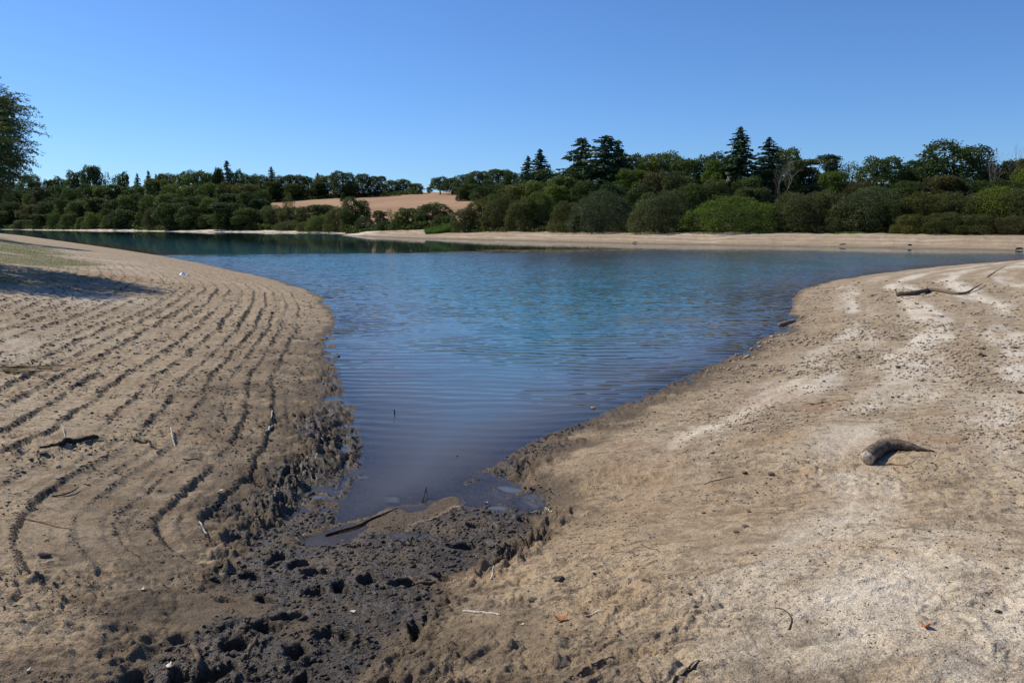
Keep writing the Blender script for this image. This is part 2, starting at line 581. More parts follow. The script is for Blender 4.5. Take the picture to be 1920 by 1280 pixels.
def hit(px, py, t0=2.0, t1=160.0):
    """where the view through a point of the photograph meets the ground"""
    d = ray(px, py)
    ts = np.geomspace(t0, t1, 700)
    P = d[None, :] * ts[:, None]
    z = np.maximum(height(P[:, 0], P[:, 1])[0], 0.0)
    below = (EYE + P[:, 2]) <= z
    k = int(np.argmax(below)) if below.any() else len(ts) - 1
    lo, hi = ts[max(k - 1, 0)], ts[k]
    ts = np.linspace(lo, hi, 60)
    P = d[None, :] * ts[:, None]
    z = np.maximum(height(P[:, 0], P[:, 1])[0], 0.0)
    below = (EYE + P[:, 2]) <= z
    k = int(np.argmax(below)) if below.any() else len(ts) - 1
    return np.array([P[k, 0], P[k, 1], z[k]])


# ------------------------------------------------------------------ ground materials
def ground_material():
    t = NT("dried_mud")
    p = t.pos()
    wet, pale, grass, rust = t.attr('wet'), t.attr('pale'), t.attr('grass'), t.attr('rust')
    n_big = t.noise(p, 0.9, 4, 0.6)
    n_mid = t.noise(p, 5.0, 4, 0.62, 0.4)
    n_sm = t.noise(p, 19.0, 4, 0.65, 0.3)
    n_fine = t.noise(p, 85.0, 3, 0.6)
    tan = t.mix(t.ramp(n_big, 0.35, 0.68), (0.255, 0.187, 0.117), (0.43, 0.328, 0.210))
    tan = t.mix(t.ramp(n_mid, 0.40, 0.66), tan, (0.50, 0.392, 0.262))
    palec = t.mix(t.ramp(n_mid, 0.3, 0.7), (0.62, 0.53, 0.40), (0.80, 0.725, 0.60))
    pf = t.math('ADD', pale, t.math('MULTIPLY', t.math('SUBTRACT', n_sm, 0.5), 0.9))
    c = t.mix(t.ramp(pf, 0.05, 0.95), tan, palec)
    # ochre stain and rust
    c = t.mix(t.math('MULTIPLY', t.ramp(t.noise(p, 1.7, 3, 0.6), 0.5, 0.72), 0.45), c, (0.40, 0.26, 0.14))
    c = t.mix(t.math('MULTIPLY', t.attr('och'), t.ramp(n_mid, 0.25, 0.65, 0.25, 0.8)), c, (0.36, 0.232, 0.122))
    c = t.mix(t.math('MULTIPLY', rust, 0.35), c, (0.27, 0.125, 0.065))
    # grey organic film and dark crumbs
    gf = t.math('MULTIPLY', t.ramp(t.math('ADD', n_sm, t.math('MULTIPLY', n_mid, 0.6)), 0.86, 1.04), 0.62)
    c = t.mix(gf, c, (0.115, 0.092, 0.070))
    crust = t.math('MULTIPLY', t.ramp(t.noise(t.scalevec(p, (0.8, 1.15, 1)), 8.5, 6, 0.72, 0.6), 0.50, 0.62), t.ramp(n_big, 0.36, 0.58, 0.25, 0.75))
    crust = t.math('MULTIPLY', crust, t.ramp(pale, 0.2, 0.75, 1.0, 0.22))
    c = t.mix(crust, c, (0.105, 0.082, 0.060))
    speck = t.math('MULTIPLY', t.ramp(t.noise(p, 48.0, 2, 0.5), 0.62, 0.70), 0.6)
    c = t.mix(speck, c, (0.085, 0.067, 0.05))
    # grass cover
    gn = t.noise(p, 3.0, 5, 0.7)
    gcol = t.mix(t.ramp(t.noise(p, 14.0, 3, 0.6), 0.35, 0.7), (0.085, 0.10, 0.035), (0.25, 0.23, 0.105))
    c = t.mix(t.math('MULTIPLY', t.ramp(t.math('ADD', grass, t.math('MULTIPLY', t.math('SUBTRACT', gn, 0.5), 1.3)), 0.25, 0.85), 0.8), c, gcol)
    # wet black mud
    mudc = t.mix(t.ramp(n_sm, 0.3, 0.7), (0.023, 0.0185, 0.014), (0.098, 0.075, 0.053))
    mudc = t.mix(t.math('MULTIPLY', t.ramp(t.math('ADD', t.math('MULTIPLY', n_big, 0.5), t.math('MULTIPLY', n_mid, 0.5)), 0.48, 0.62), 0.65), mudc, (0.145, 0.103, 0.065))
    wf = t.math('ADD', wet, t.math('MULTIPLY', t.math('SUBTRACT', n_mid, 0.5), 0.7))
    dampf = t.ramp(wf, 0.06, 0.42)
    c = t.mix(t.math('MULTIPLY', dampf, 0.85), c, t.mix(n_mid, (0.075, 0.055, 0.037), (0.150, 0.112, 0.076)))
    wf = t.ramp(wf, 0.40, 0.85)
    c = t.mix(wf, c, mudc)
    v = t.ramp(n_fine, 0.25, 0.75, 0.62, 1.26)
    cm = t.node('ShaderNodeCombineColor')
    for i in range(3):
        t.l.new(v, cm.inputs[i])
    c = t.mix(1.0, c, cm.outputs[0], 'MULTIPLY')
    rough = t.math('SUBTRACT', 0.95, t.math('MULTIPLY', wf, t.ramp(n_mid, 0.35, 0.6, 0.32, 0.62)))
    hgt = t.math('ADD', t.math('MULTIPLY', n_sm, 0.030), t.math('MULTIPLY', n_fine, 0.016))
    vor = t.node('ShaderNodeTexVoronoi', feature='DISTANCE_TO_EDGE')
    t.put(vor.inputs['Vector'], p)
    vor.inputs['Scale'].default_value = 16
    nb = t.bump(hgt, 1.0, 0.8)
    return t.out(t.principled(c, rough, nb, t.math('ADD', 0.12, t.math('MULTIPLY', wf, 0.13))))


def simple_noise_mat(name, c0, c1, scale=6.0, rough=0.9, bump=0.0, spec=0.25, stretch=None, c2=None, s2=40):
    t = NT(name)
    p = t.obj()
    if stretch:
        p = t.scalevec(p, stretch)
    n = t.noise(p, scale, 4, 0.65)
    c = t.mix(t.ramp(n, 0.3, 0.7), c0, c1)
    if c2 is not None:
        c = t.mix(t.ramp(t.noise(p, s2, 3, 0.6), 0.5, 0.68), c, c2)
    nb = t.bump(n, bump, 1.0) if bump else None
    return t.out(t.principled(c, rough, nb, spec))


def field_material():
    t = NT("stubble")
    p = t.pos()
    n1 = t.noise(p, 0.012, 4, 0.6)
    n2 = t.noise(t.scalevec(p, (0.05, 0.6, 1.0)), 0.5, 3, 0.6)
    c = t.mix(t.ramp(n1, 0.35, 0.65), (0.32, 0.196, 0.112), (0.42, 0.272, 0.162))
    c = t.mix(t.math('MULTIPLY', t.ramp(n2, 0.42, 0.66), 0.7), c, (0.27, 0.165, 0.105))
    # ploughed strip low on the field
    return t.out(t.principled(c, 0.95, None, 0.1))


def water_material():
    t = NT("lake_water")
    p = t.pos()
    sep = t.node('ShaderNodeSeparateXYZ')
    t.l.new(p, sep.inputs[0])
    X, Y = sep.outputs[0], sep.outputs[1]
    depth = t.attr('depth')
    # ripples as surface slopes
    big = t.noise(p, 0.09, 3, 0.55)
    edge = t.math('ADD', Y, t.math('MULTIPLY', t.math('SUBTRACT', big, 0.5), 18.0))
    edge = t.math('SUBTRACT', edge, t.ramp(X, -20, 15, 0.0, 15.0))
    edge = t.math('ADD', edge, t.ramp(X, 22, 50, 0.0, 12.0))
    calm = t.ramp(edge, 70, 86, 1.0, 0.0)
    tip = t.ramp(Y, 8.2, 13.5, 0.02, 1.0)
    warp = t.noise(p, 0.55, 2, 0.5)
    warp2 = t.noise(p, 0.16, 2, 0.5)
    ph = t.math('ADD', t.math('MULTIPLY', Y, 15.0), t.math('MULTIPLY', X, 1.0))
    ph = t.math('ADD', ph, t.math('MULTIPLY', warp, 9.0))
    ph = t.math('ADD', ph, t.math('MULTIPLY', warp2, 30.0))
    w1 = t.math('MULTIPLY', t.math('SINE', ph), t.ramp(t.noise(p, 0.35, 2, 0.5), 0.3, 0.65, 0.25, 1.0))
    ph2 = t.math('ADD', t.math('MULTIPLY', Y, 25.0), t.math('MULTIPLY', X, -5.0))
    ph2 = t.math('ADD', ph2, t.math('MULTIPLY', t.noise(p, 0.8, 2, 0.5), 14.0))
    w2 = t.math('SINE', ph2)
    nearw = t.ramp(Y, 22, 40, 1.0, 0.15)
    sy_wave = t.math('MULTIPLY', t.math('ADD', t.math('MULTIPLY', w1, 0.075), t.math('MULTIPLY', w2, 0.022)), nearw)
    nv = t.node('ShaderNodeTexNoise')
    t.l.new(t.scalevec(p, (0.45, 1.0, 1.0)), nv.inputs['Vector'])
    nv.inputs['Scale'].default_value = 7.0
    nv.inputs['Detail'].default_value = 3
    sc = t.node('ShaderNodeSeparateColor')
    t.l.new(nv.outputs['Color'], sc.inputs[0])
    chop = t.ramp(Y, 12, 40, 0.06, 0.62)
    nx = t.math('MULTIPLY', t.math('SUBTRACT', sc.outputs[0], 0.5), t.math('MULTIPLY', chop, 0.8))
    ny = t.math('MULTIPLY', t.math('SUBTRACT', sc.outputs[1], 0.5), chop)
    sw = t.math('SUBTRACT', t.noise(t.scalevec(p, (0.30, 1.0, 1.0)), 1.1, 3, 0.6, 0.5), 0.5)
    ny = t.math('ADD', ny, t.math('MULTIPLY', sw, t.ramp(Y, 9, 18, 0.02, 0.17)))
    amp = t.math('MULTIPLY', t.math('ADD', t.math('MULTIPLY', calm, 0.95), 0.035), tip)
    amp = t.math('MULTIPLY', amp, t.ramp(t.noise(t.scalevec(p, (1, 0.45, 1)), 0.11, 3, 0.6), 0.35, 0.6, 0.5, 1.0))
    nx = t.math('MULTIPLY', nx, amp)
    ny = t.math('MULTIPLY', t.math('ADD', ny, sy_wave), amp)
    cv = t.node('ShaderNodeCombineXYZ')
    t.l.new(nx, cv.inputs[0])
    t.l.new(ny, cv.inputs[1])
    cv.inputs[2].default_value = 1.0
    nrm = t.node('ShaderNodeVectorMath', operation='NORMALIZE')
    t.l.new(cv.outputs[0], nrm.inputs[0])
    N = nrm.outputs[0]
    fr = t.node('ShaderNodeFresnel')
    fr.inputs['IOR'].default_value = 1.33
    t.l.new(N, fr.inputs['Normal'])
    gl = t.node('ShaderNodeBsdfGlossy')
    t.l.new(t.math('ADD', 0.02, t.math('MULTIPLY', t.math('MULTIPLY', calm, t.ramp(Y, 14, 45)), 0.11)), gl.inputs['Roughness'])
    t.l.new(N, gl.inputs['Normal'])
    tr = t.node('ShaderNodeBsdfTransparent')
    tr.inputs['Color'].default_value = (0.80, 0.76, 0.66, 1)
    df = t.node('ShaderNodeBsdfDiffuse')
    turb = t.mix(t.ramp(depth, 0.04, 0.5), (0.102, 0.124, 0.148), (0.048, 0.160, 0.200))
    turb = t.mix(t.ramp(depth, 0.015, 0.11), (0.135, 0.118, 0.098), turb)
    turb = t.mix(t.ramp(depth, 0.9, 2.6), turb, (0.014, 0.042, 0.046))
    t.l.new(turb, df.inputs['Color'])
    opac = t.math('SUBTRACT', 1.0, t.math('POWER', 2.71828, t.math('MULTIPLY', depth, -22.0)), clamp=True)
    body = t.node('ShaderNodeMixShader')
    t.l.new(opac, body.inputs[0])
    t.l.new(tr.outputs[0], body.inputs[1])
    t.l.new(df.outputs[0], body.inputs[2])
    ms = t.node('ShaderNodeMixShader')
    t.l.new(fr.outputs[0], ms.inputs[0])
    t.l.new(body.outputs[0], ms.inputs[1])
    t.l.new(gl.outputs[0], ms.inputs[2])
    return t.out(ms.outputs[0])


def leaf_material(name, c_dark, c_light, trans=0.38, hue_var=0.22):
    t = NT(name)
    tone = t.attr('tone')
    oi = t.node('ShaderNodeObjectInfo')
    c = t.mix(tone, c_dark, c_light)
    f = t.math('ADD', 1.0 - hue_var, t.math('MULTIPLY', oi.outputs['Random'], 2 * hue_var))
    cm = t.node('ShaderNodeCombineColor')
    t.l.new(f, cm.inputs[0])
    t.l.new(t.math('ADD', t.math('MULTIPLY', f, 0.6), 0.4), cm.inputs[1])
    t.l.new(t.math('ADD', t.math('MULTIPLY', f, -0.3), 1.3), cm.inputs[2])
    c = t.mix(1.0, c, cm.outputs[0], 'MULTIPLY')
    d = t.principled(c, 0.6, None, 0.25)
    tl = t.node('ShaderNodeBsdfTranslucent')
    t.l.new(t.mix(1.0, c, (1.1, 1.25, 0.5), 'MULTIPLY'), tl.inputs['Color'])
    ms = t.node('ShaderNodeMixShader')
    ms.inputs[0].default_value = trans
    t.l.new(d, ms.inputs[1])
    t.l.new(tl.outputs[0], ms.inputs[2])
    return t.out(ms.outputs[0])


M = {}
M['ground'] = ground_material()
M['field'] = field_material()
M['hill'] = simple_noise_mat('woodland_floor', (0.028, 0.034, 0.014), (0.075, 0.07, 0.032), 0.15)
M['water'] = water_material()
M['bark'] = simple_noise_mat('bark', (0.045, 0.037, 0.028), (0.12, 0.10, 0.078), 3.0, stretch=(1, 1, 0.25))
M['bark_pale'] = simple_noise_mat('pale_dead_bark', (0.13, 0.115, 0.10), (0.26, 0.235, 0.21), 3.0, stretch=(1, 1, 0.25))
M['leaf_dark'] = leaf_material('leaf_dark', (0.028, 0.046, 0.017), (0.075, 0.103, 0.030))
M['leaf_mid'] = leaf_material('leaf_mid', (0.049, 0.073, 0.021), (0.125, 0.155, 0.041))
M['leaf_olive'] = leaf_material('leaf_olive', (0.045, 0.054, 0.016), (0.116, 0.118, 0.039))
M['leaf_willow'] = leaf_material('leaf_willow', (0.049, 0.061, 0.027), (0.115, 0.126, 0.058))
M['leaf_bright'] = leaf_material('leaf_bright', (0.062, 0.092, 0.014), (0.146, 0.184, 0.027))
M['leaf_brown'] = leaf_material('leaf_brown', (0.059, 0.054, 0.025), (0.112, 0.101, 0.046))
M['needle'] = leaf_material('needle', (0.029, 0.056, 0.035), (0.096, 0.150, 0.077), 0.12)
M['needle_olive'] = leaf_material('needle_olive', (0.050, 0.066, 0.028), (0.151, 0.168, 0.062), 0.12)

# ------------------------------------------------------------------ ground sheet (rings round the viewpoint, out to the horizon)
ang = np.radians(np.concatenate([np.linspace(-180, -50, 40)[:-1], np.linspace(-50, 50, 1150), np.linspace(50, 180, 40)[1:-1]]))
rr = [0.3, 0.8, 1.3, 1.7, 2.0]
while rr[-1] < 6000:
    r0 = rr[-1]
    if r0 < 40:
        rr.append(r0 + min(max(0.0075, r0 * r0 / 1900), 0.30))
    else:
        rr.append(r0 * 1.013 if r0 < 700 else r0 * 1.06)
rr = np.array(rr)
NA, NR = len(ang), len(rr)
A, Rr = np.meshgrid(ang, rr)
GX, GY = (np.sin(A) * Rr), (np.cos(A) * Rr)
GZ, MK = height(GX, GY)
GZ = np.where(Rr > 2500, np.minimum(GZ, 5), GZ)
verts = np.stack([GX, GY, GZ], -1).reshape(-1, 3)
i, j = np.meshgrid(np.arange(NR - 1), np.arange(NA), indexing='ij')
j2 = (j + 1) % NA
quads = np.stack([i * NA + j, i * NA + j2, (i + 1) * NA + j2, (i + 1) * NA + j], -1).reshape(-1, 4)[:, ::-1]
fc = quads[:, 0]
fx, fy = verts[fc, 0], verts[fc, 1]
dL, dR, dN, ins = MK['dL'][fc], MK['dR'][fc], MK['dN'][fc], MK['ins'][fc]
isfar = (~ins) & (np.minimum(dL, dR) < dN)
pxf = 960 + F_PX * fx / np.maximum(fy, 1)
field = isfar & (dL > 18) & (fy > 255) & (fy < 640) & (pxf > FIELD_PX[0] - 30) & (pxf < FIELD_PX[1]) & (dR > 60)
beach = isfar & ~field & (((dL < 9) & (dL < dR)) | ((dR < 17) & (dR <= dL)))
hill = isfar & ~field & ~beach
near_f = ~(field | beach | hill)


def submesh(name, mask, mat, attrs=True):
    q = quads[mask]
    u, inv = np.unique(q, return_inverse=True)
    at_ = {k: MK[k][u] for k in ('wet', 'pale', 'grass', 'rust', 'och')} if attrs else None
    me = mesh_np(name, verts[u], inv.reshape(-1, 4), None, True, at_)
    return tag(link(name, me, mat), kind='structure')


# beaches across the water: bare, wet at the foot
bm = (MK['dL'] < 10) | (MK['dR'] < 18)
vx, vy = verts[:, 0], verts[:, 1]
nz = fbm(vx, vy, 9.0, 3, 120)
farv = (np.hypot(vx, vy) > 75)
MK['pale'] = np.where(bm & farv & True, np.where(MK['dL'] < 10, 0.75, 0.25 + 0.35 * nz + 0.22 * np.cos(MK['dR'] * 1.6 + 3 * nz)), MK['pale'])
MK['wet'] = np.where(bm & farv, 0.35 * sstep(1.6, 0.2, np.minimum(MK['dL'], MK['dR'])), MK['wet'])
MK['rust'] = np.where(bm & farv & (MK['dR'] < 18), 0.25 + 0.4 * nz, MK['rust'])
submesh('ground', near_f, M['ground'])
submesh('far_shore', beach, M['ground'])
submesh('field', field, M['field'], False)
submesh('hill', hill, M['hill'], False)

# ------------------------------------------------------------------ water
wa = np.radians(np.linspace(-62, 75, 330))
wr = np.concatenate([np.linspace(3.0, 16, 160)[:-1], np.geomspace(16, 620, 150)])
WA, WR = np.meshgrid(wa, wr)
wx, wy = np.sin(WA) * WR, np.cos(WA) * WR
wz, wmk = height(wx, wy)
i, j = np.meshgrid(np.arange(len(wr) - 1), np.arange(len(wa) - 1), indexing='ij')
n_ = len(wa)
wq = np.stack([i * n_ + j, (i + 1) * n_ + j, (i + 1) * n_ + j + 1, i * n_ + j + 1], -1).reshape(-1, 4)[:, ::-1]
wv = np.stack([wx, wy, 0 * wx], -1).reshape(-1, 3)
dep = np.maximum(-wz.ravel(), 0)
keep = (wz.ravel()[wq] < 0.25).any(axis=1) | wmk['ins'][wq].any(axis=1)
wq = wq[keep]
u, inv = np.unique(wq, return_inverse=True)
water = link('water', mesh_np('water', wv[u], inv.reshape(-1, 4), None, True, {'depth': dep[u]}), M['water'])
tag(water, kind='structure')

# ------------------------------------------------------------------ trees: a few kinds of crown and trunk, then every tree an object of its own
def leaf_quads(P, Nrm, size, rg, aspect=1.0, droop=0.0, align=0.35, axis=None):
    """diamond leaves / leaf clumps at points P"""
    n = len(P)
    if axis is None:
        ax = rg.normal(size=(n, 3))
    else:
        ax = axis + 0.35 * rg.normal(size=(n, 3))
    nn = Nrm * align + rg.normal(size=(n, 3)) * (1 - align)
    ax = ax - (ax * nn).sum(1)[:, None] * nn / ((nn * nn).sum(1)[:, None] + 1e-9)
    ax[:, 2] -= droop
    ax /= np.linalg.norm(ax, axis=1)[:, None] + 1e-9
    b = np.cross(nn, ax)
    b /= np.linalg.norm(b, axis=1)[:, None] + 1e-9
    s = size * rg.uniform(0.6, 1.35, n)[:, None]
    w = s * aspect
    v = np.stack([P - ax * s * 0.5, P + b * w * 0.5 + ax * s * 0.05, P + ax * s * 0.5, P - b * w * 0.5 + ax * s * 0.05], 1)
    q = np.arange(4 * n).reshape(n, 4)
    return v.reshape(-1, 3), q


def crown_from_lobes(name, lobes, nleaf, leaf, seed, aspect=0.8, flat=0.85, shell=(0.72, 1.06), droop=0.0):
    rg = np.random.default_rng(seed)
    C = np.array([l[:3] for l in lobes])
    R = np.array([l[3] for l in lobes])
    pr = R ** 2 / (R ** 2).sum()
    k = rg.choice(len(lobes), nleaf * 2, p=pr)
    d = rg.normal(size=(len(k), 3))
    d /= np.linalg.norm(d, axis=1)[:, None]
    rad = R[k] * rg.uniform(shell[0] ** 2, shell[1] ** 2, len(k)) ** 0.5
    # lumpy surface so that every lobe breaks into sprays
    ph = rg.uniform(0, 6, (len(lobes), 3))[k]
    rad *= 1 + 0.16 * np.sin(d[:, 0] * 5 + ph[:, 0]) * np.sin(d[:, 1] * 5 + ph[:, 1]) + 0.10 * np.sin(d[:, 2] * 8 + ph[:, 2]) + 0.13 * np.sin(d[:, 0] * 12 + ph[:, 2]) * np.sin(d[:, 1] * 13 + ph[:, 0]) * np.sin(d[:, 2] * 11 + ph[:, 1])
    rad *= np.where(rg.random(len(k)) < 0.06, rg.uniform(1.05, 1.38, len(k)), 1.0)
    sc = np.stack([np.ones(len(k)), np.ones(len(k)), np.full(len(k), flat)], 1)
    P = C[k] + d * rad[:, None] * sc
    keep = np.ones(len(P), bool)
    for m in range(len(lobes)):
        dd = np.linalg.norm((P - C[m]) / np.array([1, 1, flat]), axis=1)
        keep &= (dd > 0.70 * R[m]) | (k == m)
    keep &= ~((d[:, 2] < -0.55) & (rg.random(len(P)) < 0.5))
    idx = np.where(keep)[0][:nleaf]
    P, d, k = P[idx], d[idx], k[idx]
    v, q = leaf_quads(P, d, leaf, rg, aspect, droop)
    tone = np.clip(0.5 + 0.26 * rg.normal(size=len(lobes))[k] + 0.17 * rg.normal(size=len(P)), 0, 1)
    return mesh_np(name, v, q, None, False, None, {'tone': tone})


def trunk_mesh(name, H, r0, lobes, seed, n_limb=6, start=0.25):
    rg = np.random.default_rng(seed)
    mb = MB()
    top = H * 0.75
    zs = np.linspace(-0.6, top, 9)
    wob = np.cumsum(rg.normal(0, 0.02 * H / 9, (9, 2)), axis=0)
    wob -= wob[1]
    pts = np.column_stack([wob, zs])
    mb.tube(pts, r0 * np.linspace(1.15, 0.25, 9), 7, 0.08)
    for l in lobes[:n_limb]:
        f = rg.uniform(start, 0.6)
        k = int(f * 8)
        p0, p1 = pts[k], np.array(l[:3])
        mid = (p0 + p1) / 2 + np.array([0, 0, -0.06 * H]) + rg.normal(0, 0.02 * H, 3)
        mb.tube(spline([p0, mid, p1], 7), r0 * 0.5 * np.linspace(1, 0.2, 7), 5, 0.05)
    return mb.mesh(name)


def broad_lobes(H, R, z0, n, seed, top=0.5):
    rg = np.random.default_rng(seed)
    L = [(0, 0, z0 + (H - z0) * 0.52, R * 0.62)]
    zc, hz = (z0 + H) / 2, (H - z0) / 2
    for i in range(n):
        a = i * 2.399 + rg.uniform(-.4, .4)
        u = rg.uniform(-1.0, 0.9)
        rl = R * rg.uniform(0.24, 0.42)
        rho = math.sqrt(max(0, 1 - u * u)) * (R - rl) * rg.uniform(0.82, 1.1)
        L.append((math.cos(a) * rho, math.sin(a) * rho, zc + u * (hz - rl * 0.75), rl))
    return L


def bush_lobes(H, R, n, seed):
    rg = np.random.default_rng(seed)
    L = [(0, 0, H * 0.42, min(R, H) * 0.55)]
    for i in range(n):
        a = i * 2.399 + rg.uniform(-.4, .4)
        u = rg.uniform(0.02, 1.0) ** 0.8
        rl = min(R, H) * rg.uniform(0.24, 0.40)
        rho = math.sqrt(max(0, 1 - u * u)) * (R - rl * 0.9)
        L.append((math.cos(a) * rho, math.sin(a) * rho, max(rl * 0.6, u * (H - rl * 0.9)), rl))
    return L


PROTO = {}


def proto_broad(key, H, R, z0, n, nleaf, leaf, seed, shell=(0.72, 1.06), aspect=0.8):
    L = broad_lobes(H, R, z0, n, seed)
    PROTO[key] = dict(H=H, R=R, crown=crown_from_lobes(key + '_crown', L, nleaf, leaf, seed, aspect, shell=shell),
                      trunk=trunk_mesh(key + '_trunk', H, 0.03 * H, L, seed), bark='bark')


def proto_bush(key, H, R, n, nleaf, leaf, seed):
    L = bush_lobes(H, R, n, seed)
    PROTO[key] = dict(H=H, R=R, crown=crown_from_lobes(key + '_crown', L, nleaf, leaf, seed, 0.5, 1.0, (0.75, 1.08), 0.2),
                      trunk=trunk_mesh(key + '_trunk', H, 0.035 * H, L, seed, 8, 0.05), bark='bark')


proto_broad('oak_a', 14, 6.2, -0.6, 30, 17000, 0.33, 11)
proto_broad('oak_b', 15, 5.6, -0.6, 26, 17000, 0.33, 12)
proto_broad('oak_c', 13, 6.0, -0.8, 34, 17000, 0.33, 13)
proto_broad('tall_a', 18, 5.2, -0.4, 34, 17000, 0.33, 14)
proto_broad('tall_b', 17, 4.6, -0.2, 28, 17000, 0.33, 15)
proto_broad('oak_open', 14, 6.4, 2.2, 34, 17000, 0.33, 17)
proto_broad('thin', 12, 4.2, 3.5, 16, 1500, 0.38, 16, (0.4, 1.1), 0.6)
proto_bush('bush_a', 8, 5.2, 30, 23100, 0.24, 21)
proto_bush('bush_b', 7.5, 4.6, 26, 21000, 0.24, 22)
proto_bush('bush_c', 8, 6.4, 38, 27300, 0.24, 23)
proto_bush('bush_d', 9, 4.6, 30, 22050, 0.24, 24)


def proto_conifer(key, H, R, seed, gap=0.05, whorl=0.42, droop=0.25, taper=0.85, ragged=0.25, dens=9):
    rg = np.random.default_rng(seed)
    P, D, S = [], [], []
    mb = MB()
    zs = np.linspace(-0.5, H, 10)
    mb.tube(np.column_stack([0 * zs, 0 * zs, zs]), 0.022 * H * np.linspace(1, 0.06, 10), 7, 0.05)
    z = H * 0.10
    while z < H * 0.99:
        f = (z - H * 0.1) / (H * 0.9)
        rad = R * (1 - f) ** taper
        nb = 6 + int(3 * (1 - f))
        a0 = rg.uniform(0, 6.28)
        for b in range(nb):
            if rg.random() < gap:
                continue
            a = a0 + b * 6.283 / nb + rg.uniform(-.25, .25)
            L = max(0.25, rad * rg.uniform(1 - ragged * 1.6, 1 + ragged))
            dz = z + rg.uniform(-.2, .2)
            n = max(4, int(L * dens))
            t = np.linspace(0.08, 1, n)
            lift = 0.10 * L
            zz = dz + lift * t - droop * L * t ** 2 + 0.18 * L * droop * t ** 4
            x, y = np.cos(a) * L * t, np.sin(a) * L * t
            side = rg.uniform(-1, 1, n) * 0.26 * L * (1.15 - t)
            x2, y2 = x - np.sin(a) * side, y + np.cos(a) * side
            P.append(np.column_stack([x2, y2, zz + rg.normal(0, .06, n) - 0.15 * np.abs(side)]))
            D.append(np.column_stack([np.full(n, np.cos(a)), np.full(n, np.sin(a)), np.full(n, -0.15)]))
            S.append(np.full(n, 0.30 + 0.05 * L))
            if L > 1.0:
                mb.tube(np.column_stack([x[::3], y[::3], zz[::3]]) if n > 6 else np.column_stack([x, y, zz])[:3],
                        0.05, 3, 0, False)
        z += whorl * (0.75 + 0.5 * rg.random()) * (0.55 + 0.65 * (1 - f))
    P, D, S = np.vstack(P), np.vstack(D), np.concatenate(S)
    up = np.tile([0, 0, 1.0], (len(P), 1))
    v, q = leaf_quads(P, up, 1.0, rg, 0.55, 0.15, 0.5, D)
    c = v.reshape(-1, 4, 3)
    c = P[:, None] + (c - P[:, None]) * (S * 1.7)[:, None, None]
    tone = np.clip(0.45 + 0.3 * rg.normal(size=len(P)), 0, 1)
    PROTO[key] = dict(H=H, R=R, crown=mesh_np(key + '_crown', c.reshape(-1, 3), q, None, False, None, {'tone': tone}),
                      trunk=mb.mesh(key + '_trunk'), bark='bark')


proto_conifer('spruce_a', 20, 4.4, 31, gap=0.12, taper=0.75, ragged=0.32)
proto_conifer('spruce_b', 18, 4.2, 32, gap=0.15, taper=0.7, ragged=0.45)
proto_conifer('fir_broad', 19, 5.2, 33, gap=0.14, whorl=0.55, droop=0.12, taper=0.5, ragged=0.5)
proto_conifer('spire', 14, 1.6, 34, taper=0.6, dens=12)


def proto_pine(key, H, R, seed):
    rg = np.random.default_rng(seed)
    L = []
    for i in range(26):
        f = rg.uniform(0.35, 1.0)
        rad = R * (1.15 - f) ** 0.5 * rg.uniform(0.2, 0.95)
        a = rg.uniform(0, 6.28)
        L.append((math.cos(a) * rad, math.sin(a) * rad, H * f - 0.8, R * rg.uniform(0.22, 0.36)))
    PROTO[key] = dict(H=H, R=R, crown=crown_from_lobes(key + '_crown', L, 8500, 0.42, seed, 0.5, 0.42, (0.5, 1.1)),
                      trunk=trunk_mesh(key + '_trunk', H, 0.028 * H, L, seed, 14, 0.35), bark='bark')


proto_pine('pine', 14, 4.8, 36)


def proto_bare(key, H, spread, seed, depth=5, r0=0.22, leafy=0):
    rg = np.random.default_rng(seed)
    tr, br, tips = MB(), MB(), []

    def grow(p, d, L, r, lev):
        n = 5
        pts = [p]
        for i in range(n):
            d = d + rg.normal(0, 0.13, 3) + np.array([0, 0, 0.05])
            d /= np.linalg.norm(d)
            pts.append(pts[-1] + d * L / n)
        (tr if lev == 0 else br).tube(pts, np.linspace(r, r * 0.55, n + 1), 6 if lev < 2 else 4, 0.05, lev == 0)
        tips.append(pts[-1])
        if lev >= depth:
            return
        kids = 3 if lev < 3 else 2
        for c in range(kids):
            nd = d + rg.normal(0, spread, 3)
            nd[2] = abs(nd[2]) * 0.9 + 0.12
            nd /= np.linalg.norm(nd)
            q = pts[-1] if c < 2 else pts[rg.integers(2, n)]
            grow(np.array(q), nd, L * rg.uniform(0.6, 0.85), r * 0.58, lev + 1)
    grow(np.array([0, 0, -0.4]), np.array([0, 0, 1.0]), H * 0.30, r0, 0)
    v = np.vstack(br.v)
    hmax = v[:, 2].max()
    PROTO[key] = dict(H=hmax, R=np.percentile(np.abs(v[:, 0]), 97), crown=br.mesh(key + '_branches'), trunk=tr.mesh(key + '_trunk'), bark='bark_pale', bare=True)


proto_bare('bare_a', 12, 0.42, 41)
proto_bare('bare_b', 12, 0.55, 42, 5, 0.2)
proto_bare('bare_fan', 12, 0.36, 44, 6, 0.2)

TREES = []
for p_ in PROTO.values():           # true size of each crown
    n_v = len(p_['crown'].vertices)
    co_ = np.empty(n_v * 3, dtype=np.float32)
    p_['crown'].vertices.foreach_get('co', co_)
    co_ = co_.reshape(-1, 3)
    p_['H'] = float(np.percentile(co_[:, 2], 99.8))
    p_['R'] = float(np.percentile(np.abs(co_[:, :2]).max(axis=1), 96 if not p_.get('bare') else 98))


